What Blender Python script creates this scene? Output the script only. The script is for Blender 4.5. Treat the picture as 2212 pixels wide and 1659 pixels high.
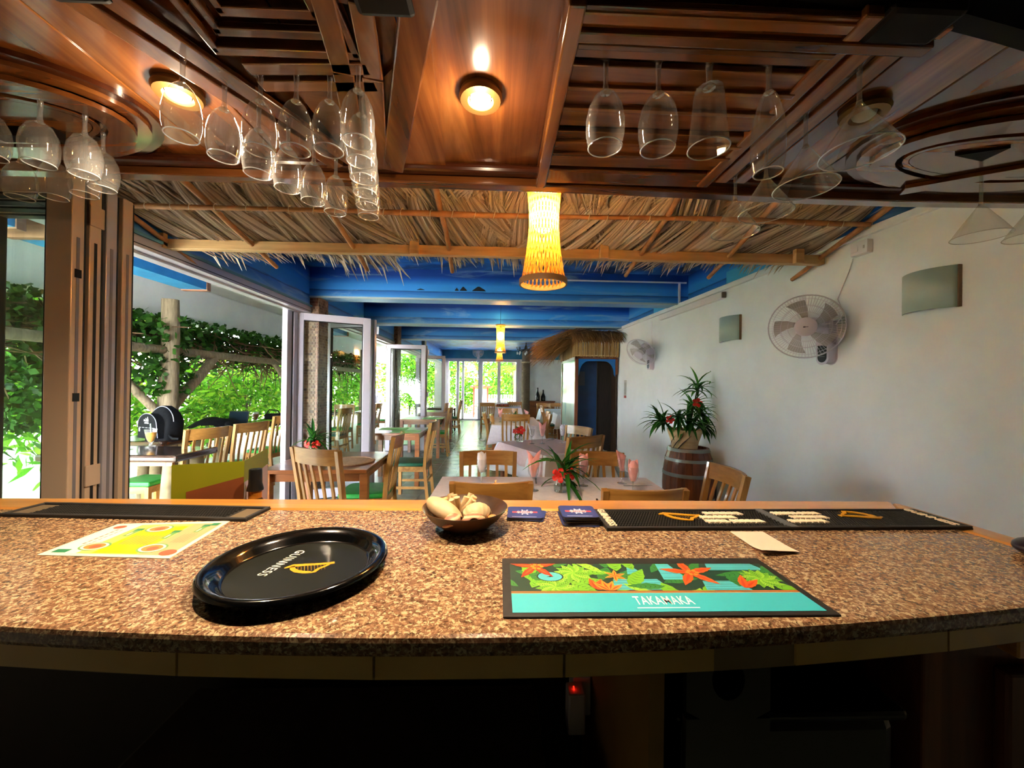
import bpy, math, random
from mathutils import Vector, Matrix, Euler, noise
PI = math.pi
RN = random.Random(11)
sc = bpy.context.scene
COL = sc.collection
for o in list(bpy.data.objects): bpy.data.objects.remove(o)

# ---------------------------------------------------------------- camera
cam = bpy.data.cameras.new('camera'); camo = bpy.data.objects.new('camera', cam); COL.objects.link(camo)
cam.sensor_fit = 'HORIZONTAL'; cam.sensor_width = 36.0; cam.lens = 831.0/2212*36.0
cam.clip_start = .02; cam.clip_end = 300
YAW, PITCH, ROLL = math.atan(27/831), math.atan(3.9/831), math.radians(.76)
camo.matrix_world = (Matrix.Translation((0, 0, 1.4)) @ Matrix.Rotation(-YAW, 4, 'Z') @
                     Matrix.Rotation(PI/2+PITCH, 4, 'X') @ Matrix.Rotation(ROLL, 4, 'Z'))
sc.camera = camo
# ---------------------------------------------------------------- sky, sun, exposure
w = bpy.data.worlds.new('sky'); sc.world = w; w.use_nodes = True
bg = w.node_tree.nodes['Background']; bg.inputs[0].default_value = (.89, .95, 1, 1); bg.inputs[1].default_value = 26.0
sun = bpy.data.lights.new('sun', 'SUN'); sun.energy = 9; sun.angle = math.radians(1.5); sun.color = (1, .95, .86)
suno = bpy.data.objects.new('sun', sun); COL.objects.link(suno)
suno.rotation_euler = Vector((.55, .33, -1)).to_track_quat('-Z', 'Y').to_euler()
vs = sc.view_settings
vs.view_transform = 'Standard'; vs.look = 'None'; vs.gamma = 1; vs.use_curve_mapping = False; vs.exposure = 1.3
sc.cycles.caustics_reflective = False; sc.cycles.caustics_refractive = False
sc.cycles.sample_clamp_indirect = 60; sc.cycles.max_bounces = 9; sc.cycles.transparent_max_bounces = 20; sc.cycles.adaptive_threshold = .02
sc.cycles.use_denoising = True

# ---------------------------------------------------------------- helpers
def hx(h):
    f = lambda c: c/12.92 if c <= .04045 else ((c+.055)/1.055)**2.4
    return tuple(f(int(h[i:i+2], 16)/255) for i in (0, 2, 4)) + (1,)

class MB:
    def __init__(s): s.v = []; s.f = []; s.mi = []; s.k = 0
    def add(s, vs_, fs):
        n = len(s.v); s.v += [tuple(p) for p in vs_]
        for f in fs: s.f.append(tuple(i+n for i in f)); s.mi.append(s.k)
        return s
    def box(s, x0, x1, y0, y1, z0, z1, T=None):
        v = [Vector((x, y, z)) for z in (z0, z1) for y in (y0, y1) for x in (x0, x1)]
        if T is not None: v = [T @ p for p in v]
        return s.add(v, [(0, 2, 3, 1), (4, 5, 7, 6), (0, 1, 5, 4), (2, 6, 7, 3), (0, 4, 6, 2), (1, 3, 7, 5)])
    def bar(s, p, q, wd, h, up=(0, 0, 1)):
        p, q = Vector(p), Vector(q); d = (q-p).normalized(); up = Vector(up)
        r = d.cross(up)
        if r.length < 1e-5: r = d.cross(Vector((1, 0, 0)))
        r.normalize(); u = r.cross(d); r *= wd/2; u *= h/2
        v = [a+b for a in (p, q) for b in (-r-u, r-u, r+u, -r+u)]
        return s.add(v, [(0, 3, 2, 1), (4, 5, 6, 7), (0, 1, 5, 4), (1, 2, 6, 5), (2, 3, 7, 6), (3, 0, 4, 7)])
    def tube(s, pts, r, n=8, cap=True):
        pts = [Vector(p) for p in pts]; m = len(pts)
        rs = r if isinstance(r, (list, tuple)) else [r]*m
        vv = []; up = None
        for i, p in enumerate(pts):
            d = (pts[min(i+1, m-1)]-pts[max(i-1, 0)]).normalized()
            if up is None:
                up = Vector((0, 0, 1)) if abs(d.z) < .9 else Vector((1, 0, 0))
            a = d.cross(up).normalized(); up = a.cross(d).normalized()
            for k in range(n):
                t = 2*PI*k/n; vv.append(p+(a*math.cos(t)+up*math.sin(t))*rs[i])
        fs = []
        for i in range(m-1):
            for k in range(n):
                a = i*n+k; b = i*n+(k+1) % n; fs.append((a, b, b+n, a+n))
        if cap: fs += [tuple(range(n-1, -1, -1)), tuple((m-1)*n+k for k in range(n))]
        return s.add(vv, fs)
    def lathe(s, prof, n=24, c=(0, 0, 0), sx=1, sy=1):
        vv = []; fs = []; m = len(prof)
        for r, z in prof:
            for k in range(n):
                t = 2*PI*k/n; vv.append((c[0]+r*sx*math.cos(t), c[1]+r*sy*math.sin(t), c[2]+z))
        for i in range(m-1):
            for k in range(n):
                a = i*n+k; b = i*n+(k+1) % n; fs.append((a, b, b+n, a+n))
        return s.add(vv, fs)
    def prism(s, poly, z0, z1, T=None):
        n = len(poly); v = [Vector((x, y, z0)) for x, y in poly]+[Vector((x, y, z1)) for x, y in poly]
        if T is not None: v = [T @ p for p in v]
        return s.add(v, [tuple(range(n-1, -1, -1)), tuple(range(n, 2*n))]+[(i, (i+1) % n, n+(i+1) % n, n+i) for i in range(n)])
    def flat(s, poly, z=0):
        return s.add([(x, y, z) for x, y in poly], [tuple(range(len(poly)))])
    def ball(s, c, rx, ry=None, rz=None, n=12, m=8):
        ry = ry or rx; rz = rz or rx
        prof = [(max(math.sin(PI*i/m), 1e-4), -math.cos(PI*i/m)) for i in range(m+1)]
        b = MB().lathe(prof, n)
        return s.add([(c[0]+x*rx, c[1]+y*ry, c[2]+z*rz) for x, y, z in b.v], b.f)
    def ribbon(s, pts, wd, side, fold=0.0):
        """tapered leaf-like strip along pts, half widths wd[i], across vector side; fold lifts the edges"""
        vv = []
        for i, p in enumerate(pts):
            p = Vector(p); sd = Vector(side[i] if isinstance(side, list) else side)
            t = (Vector(pts[min(i+1, len(pts)-1)])-Vector(pts[max(0, i-1)])).normalized()
            nn = sd.cross(t)
            if nn.length > 1e-6: nn.normalize()
            vv += [p-sd*wd[i]+nn*fold*wd[i], p, p+sd*wd[i]+nn*fold*wd[i]]
        fs = []
        for i in range(len(pts)-1):
            a = i*3; fs += [(a, a+1, a+4, a+3), (a+1, a+2, a+5, a+4)]
        return s.add(vv, fs)
    def mesh(s, name, mats, smooth=None):
        me = bpy.data.meshes.new(name); me.from_pydata(s.v, [], s.f)
        for m in (mats if isinstance(mats, (list, tuple)) else [mats]): me.materials.append(m)
        if s.k or any(s.mi):
            for p, i in zip(me.polygons, s.mi): p.material_index = i
        if smooth is not None:
            me.polygons.foreach_set('use_smooth', [True]*len(me.polygons))
            try: me.set_sharp_from_angle(angle=math.radians(smooth))
            except Exception: pass
        me.update(); return me
    def build(s, name, mats, parent=None, smooth=None, bevel=0, T=None, solid=0):
        o = bpy.data.objects.new(name, s.mesh(name, mats, smooth)); COL.objects.link(o)
        if parent is not None: o.parent = parent
        if T is not None: o.matrix_local = T
        if solid:
            md = o.modifiers.new('thickness', 'SOLIDIFY'); md.thickness = solid; md.offset = 0
        if bevel:
            md = o.modifiers.new('bevel', 'BEVEL'); md.width = bevel; md.segments = 2; md.limit_method = 'ANGLE'
        return o

def tag(o, label=None, cat=None, group=None, kind=None):
    if label: o['label'] = label
    if cat: o['category'] = cat
    if group: o['group'] = group
    if kind: o['kind'] = kind
    return o
def thing(name, label, cat, loc=(0, 0, 0), rz=0, group=None, kind=None):
    o = bpy.data.objects.new(name, None); COL.objects.link(o); o.empty_display_size = .05
    o.location = loc; o.rotation_euler = (0, 0, rz); return tag(o, label, cat, group, kind)
def inst(name, me, parent=None, T=None):
    o = bpy.data.objects.new(name, me); COL.objects.link(o)
    if parent is not None: o.parent = parent
    if T is not None: o.matrix_local = T
    return o
def copy_tree(o, parent=None):
    c = o.copy(); COL.objects.link(c); c.parent = parent
    for ch in list(o.children): copy_tree(ch, c)
    return c
def TR(x=0, y=0, z=0, rz=0, rx=0, ry=0, s=1):
    return Matrix.Translation((x, y, z)) @ Euler((rx, ry, rz)).to_matrix().to_4x4() @ Matrix.Scale(s, 4)
def aim(loc, d, up=(0, 0, 1), s=1):
    """matrix whose local z points along d"""
    d = Vector(d).normalized(); x = Vector(up).cross(d)
    if x.length < 1e-5: x = Vector((1, 0, 0))
    x.normalize(); y = d.cross(x)
    m = Matrix((x, y, d)).transposed().to_4x4(); m = m @ Matrix.Scale(s, 4); m.translation = loc; return m
def text(body, size, mat, parent, T, name='lettering', depth=0.0, bold=0.0, space=1.0, shear=0.0, sx=1.0):
    cu = bpy.data.curves.new('t', 'FONT'); cu.body = body; cu.size = size; cu.align_x = 'CENTER'; cu.align_y = 'CENTER'
    cu.extrude = depth; cu.offset = bold; cu.space_character = space; cu.shear = shear; cu.resolution_u = 3
    ob = bpy.data.objects.new('t', cu); COL.objects.link(ob)
    dg = bpy.context.evaluated_depsgraph_get()
    me = bpy.data.meshes.new_from_object(ob.evaluated_get(dg)); bpy.data.objects.remove(ob)
    me.materials.clear(); me.materials.append(mat)
    return inst(name, me, parent, T @ Matrix.Diagonal((sx, 1, 1, 1)))

# ---------------------------------------------------------------- materials
def M(name, col, rough=.5, metal=0, spec=.5, emit=None, es=0, coat=0, trans=0, ior=1.45, sheen=0):
    m = bpy.data.materials.new(name); m.use_nodes = True; b = m.node_tree.nodes['Principled BSDF']
    b.inputs['Base Color'].default_value = hx(col) if isinstance(col, str) else col
    b.inputs['Roughness'].default_value = rough; b.inputs['Metallic'].default_value = metal
    b.inputs['Specular IOR Level'].default_value = spec; b.inputs['IOR'].default_value = ior
    b.inputs['Coat Weight'].default_value = coat; b.inputs['Coat Roughness'].default_value = .08
    b.inputs['Transmission Weight'].default_value = trans
    if emit: b.inputs['Emission Color'].default_value = hx(emit); b.inputs['Emission Strength'].default_value = es
    return m
class NT:
    def __init__(s, m): s.t = m.node_tree; s.b = s.t.nodes['Principled BSDF']; s.m = m
    def n(s, ty, **k):
        x = s.t.nodes.new(ty)
        for a, v in k.items():
            if a.startswith('i_'):
                a = a[2:]; x.inputs[int(a) if a.isdigit() else a.replace('_', ' ')].default_value = v
            else: setattr(x, a, v)
        return x
    def l(s, a, b): s.t.links.new(a, b)
    def coord(s, scale=(1, 1, 1), kind='Object', rot=(0, 0, 0), loc=(0, 0, 0)):
        c = s.n('ShaderNodeTexCoord'); mp = s.n('ShaderNodeMapping'); mp.inputs['Scale'].default_value = scale
        mp.inputs['Rotation'].default_value = rot; mp.inputs['Location'].default_value = loc
        s.l(c.outputs[kind], mp.inputs[0]); return mp.outputs[0]
    def noise(s, vec, scale=5, detail=4, rough=.55, dist=0):
        x = s.n('ShaderNodeTexNoise'); x.inputs['Scale'].default_value = scale; x.inputs['Detail'].default_value = detail
        x.inputs['Roughness'].default_value = rough; x.inputs['Distortion'].default_value = dist; s.l(vec, x.inputs['Vector']); return x
    def ramp(s, fac, stops, interp='LINEAR'):
        x = s.n('ShaderNodeValToRGB'); x.color_ramp.interpolation = interp; e = x.color_ramp.elements
        while len(e) < len(stops): e.new(.5)
        for el, (p, c) in zip(e, stops): el.position = p; el.color = hx(c) if isinstance(c, str) else c
        s.l(fac, x.inputs[0]); return x.outputs[0]
    def mix(s, fac, a, b, mode='MIX'):
        x = s.n('ShaderNodeMix'); x.data_type = 'RGBA'; x.blend_type = mode
        for v, i in ((fac, 0), (a, 6), (b, 7)):
            if isinstance(v, (int, float)): x.inputs[i].default_value = v
            elif isinstance(v, (tuple, str)): x.inputs[i].default_value = hx(v) if isinstance(v, str) else v
            else: s.l(v, x.inputs[i])
        return x.outputs[2]
    def base(s, c): s.l(c, s.b.inputs['Base Color'])
    def bump(s, h, st=.3, dist=.01):
        x = s.n('ShaderNodeBump'); x.inputs['Strength'].default_value = st; x.inputs['Distance'].default_value = dist
        s.l(h, x.inputs['Height']); s.l(x.outputs[0], s.b.inputs['Normal'])

def wood(name, c, axis='y', rough=.35, coat=0, sc_=1.0, rnd=.0, dist=1.2):
    m = M(name, c[1], rough, coat=coat); t = NT(m)
    k = {'x': (.7, 7, 7), 'y': (7, .7, 7), 'z': (7, 7, .7)}[axis]
    v = t.coord(tuple(q*sc_ for q in k))
    if rnd:
        oi = t.n('ShaderNodeObjectInfo'); ad = t.n('ShaderNodeVectorMath', operation='ADD'); sc2 = t.n('ShaderNodeVectorMath', operation='SCALE')
        cb = t.n('ShaderNodeCombineXYZ')
        for i in range(3): t.l(oi.outputs['Random'], cb.inputs[i])
        sc2.inputs[3].default_value = 40; t.l(cb.outputs[0], sc2.inputs[0]); t.l(v, ad.inputs[0]); t.l(sc2.outputs[0], ad.inputs[1]); v = ad.outputs[0]
    n1 = t.noise(v, 1.6, 5, .6, dist); n2 = t.noise(v, 9, 3, .5, .3)
    a = t.ramp(n1.outputs[0], [(.28, c[0]), (.5, c[1]), (.72, c[2])])
    d = t.ramp(n2.outputs[0], [(.3, (.72, .72, .72, 1)), (.65, (1.06, 1.06, 1.06, 1))])
    col = t.mix(.55, a, d, 'MULTIPLY')
    if rnd:
        r = t.ramp(oi.outputs['Random'], [(0, (1-rnd, 1-rnd, 1-rnd, 1)), (1, (1+rnd*.6, 1+rnd*.5, 1+rnd*.4, 1))])
        col = t.mix(1.0, col, r, 'MULTIPLY')
    t.base(col); t.bump(n2.outputs[0], .12, .003); return m
def noisy(name, a, b, scale=8, rough=.6, coat=0, bump=0, detail=4, c=None, spec=.5, k=(1, 1, 1)):
    m = M(name, a, rough, coat=coat, spec=spec); t = NT(m); n = t.noise(t.coord(k), scale, detail)
    t.base(t.ramp(n.outputs[0], [(.3, a), (.68, b)] if c is None else [(.28, a), (.5, b), (.72, c)]))
    if bump: t.bump(n.outputs[0], bump, .01)
    return m
def island(name, cols, rough=.6, transl=0, spec=.3):
    m = M(name, cols[0], rough, spec=spec); t = NT(m); g = t.n('ShaderNodeNewGeometry')
    k = len(cols)-1; c = t.ramp(g.outputs['Random Per Island'], [(i/k, q) for i, q in enumerate(cols)]); t.base(c)
    if transl:
        tr = t.n('ShaderNodeBsdfTranslucent'); t.l(c, tr.inputs[0]); mx = t.n('ShaderNodeMixShader'); mx.inputs[0].default_value = transl
        t.l(t.b.outputs[0], mx.inputs[1]); t.l(tr.outputs[0], mx.inputs[2]); t.l(mx.outputs[0], t.t.nodes['Material Output'].inputs[0])
    return m
def thin_glass(name, tint=(1, 1, 1, 1), lo=.05, hi=.75, pw=3.5, rough=.0, veil=0):
    m = bpy.data.materials.new(name); m.use_nodes = True; nt = m.node_tree; nt.nodes.remove(nt.nodes['Principled BSDF'])
    tr = nt.nodes.new('ShaderNodeBsdfTransparent'); tr.inputs[0].default_value = tint
    gl = nt.nodes.new('ShaderNodeBsdfGlossy'); gl.inputs['Roughness'].default_value = rough
    lw = nt.nodes.new('ShaderNodeLayerWeight'); lw.inputs[0].default_value = .5
    p = nt.nodes.new('ShaderNodeMath'); p.operation = 'POWER'; p.inputs[1].default_value = pw
    r = nt.nodes.new('ShaderNodeMapRange'); r.inputs[3].default_value = lo; r.inputs[4].default_value = hi
    mx = nt.nodes.new('ShaderNodeMixShader'); L = nt.links.new
    L(lw.outputs['Facing'], p.inputs[0]); L(p.outputs[0], r.inputs[0]); L(r.outputs[0], mx.inputs[0])
    L(tr.outputs[0], mx.inputs[1]); L(gl.outputs[0], mx.inputs[2]); last = mx
    if veil:
        df = nt.nodes.new('ShaderNodeBsdfDiffuse'); df.inputs[0].default_value = (.85, .85, .85, 1); last = nt.nodes.new('ShaderNodeMixShader'); last.inputs[0].default_value = veil
        L(mx.outputs[0], last.inputs[1]); L(df.outputs[0], last.inputs[2])
    L(last.outputs[0], nt.nodes['Material Output'].inputs[0]); return m

W_WHITE = noisy('white_paint', 'eef3fa', 'e6ebf2', 3, .7, bump=.03)
W_WARM = noisy('cream_plaster', 'dcdcd8', 'cfcecb', 2, .8)
ALU = M('lilac_grey_aluminium', 'b9b2bd', .32, metal=.25)
ALU_D = M('dark_rubber_gasket', '1c1a1c', .6)
BLACK = M('black_plastic', '0b0b0c', .32)
BLACK_G = M('black_gloss', '060606', .12, coat=1)
RUBBER = noisy('black_rubber', '171615', '23201e', 60, .62)
CHROME = M('steel', 'c4c4c4', .2, metal=1)
PANE = thin_glass('window_glass', (.88, .95, .92, 1), .07, .9, 3)
GLASS = thin_glass('thin_drinking_glass', (.95, .955, .95, 1), .04, .5, 2.2, veil=.07)
STEM = thin_glass('stem_glass', (.93, .935, .935, 1), .12, .8, 1.7, veil=.1)
CANW = wood('varnished_rosewood_y', ('3c1c0c', '7e4820', 'ac7038'), 'y', .2, .9, .55, .22)
CANX = wood('varnished_rosewood_x', ('3c1c0c', '7c4820', 'a66c36'), 'x', .2, .9, .55, .22)
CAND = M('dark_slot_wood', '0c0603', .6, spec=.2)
EDGE = wood('bar_edging_oak', ('a8682a', 'c98a40', 'dca458'), 'x', .28, .6, .6)
EDGEY = wood('bar_edging_oak_y', ('a8682a', 'c98a40', 'dca458'), 'y', .28, .6, .6)
PINE = wood('planed_pine', ('b98a58', 'd2a873', 'dcb888'), 'x', .55, 0, .7)
POLE = noisy('peeled_branch', '9a6a40', 'c89060', 9, .6, bump=.4)
CHW = wood('oak_chair', ('8a5a26', 'ad7a3c', 'c29250'), 'z', .4, .35, .8, .16)
CHX = wood('oak_chair_rail', ('8a5a26', 'ad7a3c', 'c29250'), 'x', .4, .35, .8, .16)
TBL = wood('redwood_table', ('6a3a1c', '8e5228', 'a8683a'), 'x', .3, .4, .6, .1)
DARKT = wood('dark_glossy_table', ('24140c', '3c2416', '54341f'), 'x', .2, .6, .5)
GREEN = noisy('green_vinyl', '1f8a34', '2c9c3c', 20, .45)
DGREEN = noisy('dark_green_vinyl', '0f4a34', '165a40', 20, .45)
LILAC = noisy('lilac_cloth', 'd9d0dc', 'e6dee6', 30, .85)
PINKC = noisy('pink_cloth', 'dcbcc2', 'e4c8cc', 30, .85)
NPINK = noisy('pink_napkin', 'e79a9c', 'f0b0b0', 20, .85)
NWHITE = noisy('white_napkin', 'e2dcea', 'f0ecf4', 20, .85)
LEAFD = island('glossy_dark_leaf', ['1d4a1c', '2c6a24', '46852f', '1a3f1a'], .4, .15)
REDP = M('red_petal', 'd5261c', .5)
WHITE = M('white_plastic', 'e8e4ee', .35)
THATCH = island('dry_palm_leaf', ['cfbfae', 'ead9c6', 'a8957f', 'dccab6', 'f4e8d6', '8a7662', 'c2ae98'], .45, .15, .5)
STRAW = island('grass_straw', ['8a6238', 'a87a48', '6e4a28', 'b98c58'], .75)
BULB = M('lit_bulb', 'fff2d0', .5, emit='ffe0a8', es=35)
# ================================================================ painted ceiling materials
def seascape(name, z0, z1, axis='x', hor=.36, deep=('2f6fb8', '164e9e', '2a86d8')):
    m = M(name, '2a78c8', .45); t = NT(m); c = t.n('ShaderNodeTexCoord'); sp = t.n('ShaderNodeSeparateXYZ'); t.l(c.outputs['Object'], sp.inputs[0])
    k = (.55, .55, 4.0)
    v = t.coord(k); n1 = t.noise(v, 1.5, 6, .6, .8); n2 = t.noise(v, 3.5, 5, .6, 1.5)
    mr = t.n('ShaderNodeMapRange'); mr.inputs[1].default_value = z0; mr.inputs[2].default_value = z1; t.l(sp.outputs[2], mr.inputs[0])
    ad = t.n('ShaderNodeMath', operation='MULTIPLY_ADD'); ad.inputs[1].default_value = .07; t.l(n2.outputs[0], ad.inputs[0]); t.l(mr.outputs[0], ad.inputs[2])
    base = t.ramp(ad.outputs[0], [(.04, '7fb0dc'), (.14, '3f90e0'), (hor-.02, '1f6cc8'), (hor, '0c3c86'), (hor+.04, '3a96ec'), (.62, '3494ec'), (.85, '1a62c8'), (1, '0c3f98')])
    cl = t.ramp(n1.outputs[0], [(.55, (0, 0, 0, 1)), (.72, (.7, .7, .7, 1))])
    t.base(t.mix(cl, base, 'a4c8e4')); return m
def swirl(name):
    m = M(name, '1a4f9a', .4); t = NT(m); v = t.coord((.8, 1.1, 1)); n1 = t.noise(v, 1.1, 6, .62, 2.2); n2 = t.noise(v, 2.6, 4, .6, 3)
    a = t.ramp(n1.outputs[0], [(.3, '0a1428'), (.42, '123a78'), (.55, '1f66b8'), (.7, '2f86d8')])
    b = t.ramp(n2.outputs[0], [(.58, (0, 0, 0, 1)), (.72, (.6, .6, .6, 1))]); t.base(t.mix(b, a, '86aed0')); return m
SEA_B = seascape('painted_sea_beam', 2.43, 2.73)
SEA_H = seascape('painted_sea_header', 2.33, 2.8, 'y', .3)
SEA_W = seascape('painted_sea_wall', 2.42, 2.8, 'y', .4)
SKYB = swirl('painted_night_swirl')
PALEB = M('pale_blue_paint', '52b8ee', .5)
TEALB = noisy('teal_blue_wall', '2a6c92', '3a86a8', 3, .6)
BROWNP = M('brown_paint', '9a6a50', .6)
JOISTB = noisy('blue_joist_paint', '2a80b8', '3a98cc', 4, .5)
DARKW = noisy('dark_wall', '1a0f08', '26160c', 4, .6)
PLANT_SOIL = noisy('soil', '8a8468', 'a8a484', 3, .9)

# ================================================================ floor
fm = M('floor_tile', '6c7468', .24); t = NT(fm); v = t.coord((1, 1, 1)); n = t.noise(v, 5, 4); oi = t.n('ShaderNodeObjectInfo')
c1 = t.ramp(n.outputs[0], [(.3, '5c6458'), (.7, '7c8474')]); r = t.ramp(oi.outputs['Random'], [(0, (.86, .86, .86, 1)), (1, (1.1, 1.1, 1.1, 1))])
t.base(t.mix(1.0, c1, r, 'MULTIPLY')); t.bump(n.outputs[0], .2, .004)
fb = M('floor_grout', '4c5048', .3); t = NT(fb); v = t.coord((1, 1, 1)); br = t.n('ShaderNodeTexBrick'); br.offset = 0
br.inputs['Scale'].default_value = 1; br.inputs['Brick Width'].default_value = .33; br.inputs['Row Height'].default_value = .33
br.inputs['Mortar Size'].default_value = .006; br.inputs['Color1'].default_value = hx('626a5e'); br.inputs['Color2'].default_value = hx('747c6e'); br.inputs['Mortar'].default_value = hx('34382f')
t.l(v, br.inputs['Vector']); t.base(br.outputs[0])
floor = MB().box(-2.5, 3.3, -1.8, 15.7, -.12, 0).build('floor', fb); tag(floor, kind='structure')
tile = MB().box(-.161, .161, -.161, .161, .0005, .004).mesh('floor_tile', fm)
for i in range(7):
    for j in range(38):
        inst('floor_tile', tile, floor, TR(-1.485+.33*i, 3.135+.33*j, 0))
terr = MB().box(-5.4, -2.5, -2, 18, -.14, -.02).build('terrace_floor', noisy('terrace_concrete', 'b8b4aa', 'ccc8be', 4, .7)); tag(terr, kind='structure')
ground = MB().box(-60, 60, -30, 90, -.3, -.15).build('ground', noisy('sandy_ground', 'd0cab4', 'e8e4d4', 1.2, .9)); tag(ground, kind='structure')

# ================================================================ walls
WA = .062                                   # the right wall leans in towards the far end
def wx(y): return 2.52-WA*y
def onwall(y, z, off=0): return TR(wx(y)-off, y, z, WA)
wr = MB()
for (y0, y1) in ((-1.8, 8.3),):
    wr.prism([(wx(y0), y0), (wx(y0)+.12, y0), (wx(y1)+.12, y1), (wx(y1), y1)], 0, 2.42)
wr = wr.build('wall_right', W_WHITE); tag(wr, kind='structure')
up = MB().prism([(wx(-1.8)+.1, -1.8), (wx(-1.8)+.25, -1.8), (wx(8.3)+.25, 8.3), (wx(8.3)+.1, 8.3)], 2.40, 2.8).build('wall_right_upper', SEA_W); tag(up, kind='structure')
for a, b in ((3.05, 3.95), (4.92, 5.6), (6.8, 7.2)):
    MB().prism([(wx(a)+.085, a), (wx(a)+.11, a), (wx(b)+.11, b), (wx(b)+.085, b)], 2.47, 2.62 if a < 4 else 2.64).build('painted_patch', PALEB, up)
tr1 = MB().prism([(wx(-1.8)-.03, -1.8), (wx(-1.8)+.12, -1.8), (wx(8.3)+.12, 8.3), (wx(8.3)-.03, 8.3)], 2.40, 2.45).build('trim_1', W_WHITE, bevel=.006); tag(tr1, kind='structure')
wf = MB()
wf.box(-2.6, 3.3, 15.5, 15.7, 2.47, 2.9).box(.8, 3.3, 15.5, 15.7, 0, 2.47).box(-2.6, -2.14, 15.5, 15.7, 0, 2.47).box(-.66, .8, 15.5, 15.7, 0, .68)
wf = wf.build('wall_far', W_WARM); tag(wf, kind='structure')
wfb = MB().box(-2.4, 3.2, 15.46, 15.5, 2.47, 2.9).build('painted_band', TEALB, wf)
w2 = MB().box(3.2, 3.35, 8.1, 15.6, 0, 2.9).build('wall_right_far', W_WARM); tag(w2, kind='structure')
w3 = MB().box(2.0, 3.3, 8.2, 8.35, 0, 2.9).build('wall_right_return', W_WARM); tag(w3, kind='structure')
wl = MB().box(-2.5, -2.36, -1.8, 1.62, 0, 2.33).build('wall_left', W_WARM); tag(wl, kind='structure')
wb = MB().box(-2.6, 2.9, -1.95, -1.8, 0, 2.9).build('wall_back', DARKW); tag(wb, kind='structure')
ce = MB().box(-2.6, 3.4, -1.95, 15.7, 2.8, 2.95).build('ceiling', SKYB); tag(ce, kind='structure')
# beams across the room, painted with sea and sky, pale lower arris
for i, (y, z0, z1) in enumerate(((4.7, 2.44, 2.8), (6.55, 2.42, 2.8), (8.9, 2.44, 2.8))):
    bm = MB().box(-2.3, 3.2 if y > 8.3 else wx(y)+.1, y, y+.26, z0, z1).build('ceiling_beam', SEA_B, ce)
    MB().box(-2.3, 3.2 if y > 8.3 else wx(y)+.1, y-.004, y+.03, z0-.006, z0+.012).build('pale_arris', M('pale_edge_paint%d' % i, 'a8bac8', .5), bm)
    if i == 0:
        ISL = M('painted_island', '1c2430', .6)
        for x0, wd, h in ((-.56, .05, .03), (-.5, .09, .045), (-.35, .17, .05), (-1.02, .1, .015)):
            pl = [(x0, 0)]+[(x0+wd*k/8, h*math.sin(PI*k/8)**.8*(1+.15*math.sin(5*k))) for k in range(1, 8)]+[(x0+wd, 0)]
            MB().add([(px, y-.003, 2.548+pz) for px, pz in pl], [tuple(range(len(pl)))]).build('painted_island', ISL, bm, solid=.003)
        MB().box(.55, 2.3, y-.015, y-.002, 2.695, 2.712).box(2.2, 2.225, y-.015, y-.002, 2.45, 2.712).build('conduit', WHITE, bm)
# header beam over the folding doors
hb = MB().box(-2.52, -2.3, -1.8, 15.5, 2.33, 2.8).build('wall_left_header', SEA_H); tag(hb, kind='structure')
tr2 = MB().box(-2.46, -2.28, -1.8, 15.5, 2.243, 2.318).box(-2.44, -2.36, -1.8, 15.5, 2.225, 2.245).build('trim_2', ALU, bevel=.003); tag(tr2, kind='structure')
MB().box(-2.30, -2.27, -1.8, 15.5, 2.318, 2.338).build('pale_strip', M('pale_teal', '5c94ac', .5), tr2)
MB().box(-2.285, -2.279, -1.8, 15.5, 2.262, 2.268).build('track_groove', ALU_D, tr2)
# pillars on the left, faced with small brown mosaic bricks
MOS = island('mosaic_brick', ['7a5642', '8c6850', '5a3428', '987660', '84604a', '4a2c22'], .4)
GROUT = M('mosaic_grout', '94826e', .8)
for k, (x0, x1, y0, y1) in enumerate(((-2.47, -2.2, 4.72, 4.98), (-2.47, -2.22, 8.42, 8.7), (-2.47, -2.22, 11.4, 11.7), (-2.6, -2.3, -1.8, -1.4))):
    p = MB().box(x0, x1, y0, y1, 0, 2.8).build('wall_left_pillar', GROUT); tag(p, kind='structure')
    if k < 2:
        b = MB(); z = .02; row = 0
        while z < 2.76:
            for side in range(2):
                L = (x1-x0) if side == 0 else (y1-y0); u = .003 - (.018 if row % 2 else 0)
                while u < L-.01:
                    a0 = max(u, .003); a1 = min(u+.037, L-.003); e = .004+RN.random()*.003
                    if a1-a0 > .008:
                        if side == 0: b.box(x0+a0, x0+a1, y0-e, y0, z, z+.028)
                        else: b.box(x1, x1+e, y0+a0, y0+a1, z, z+.028)
                    u += .041
            z += .033; row += 1
        tag(b.build('mosaic_bricks', MOS, p), kind='stuff')

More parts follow.
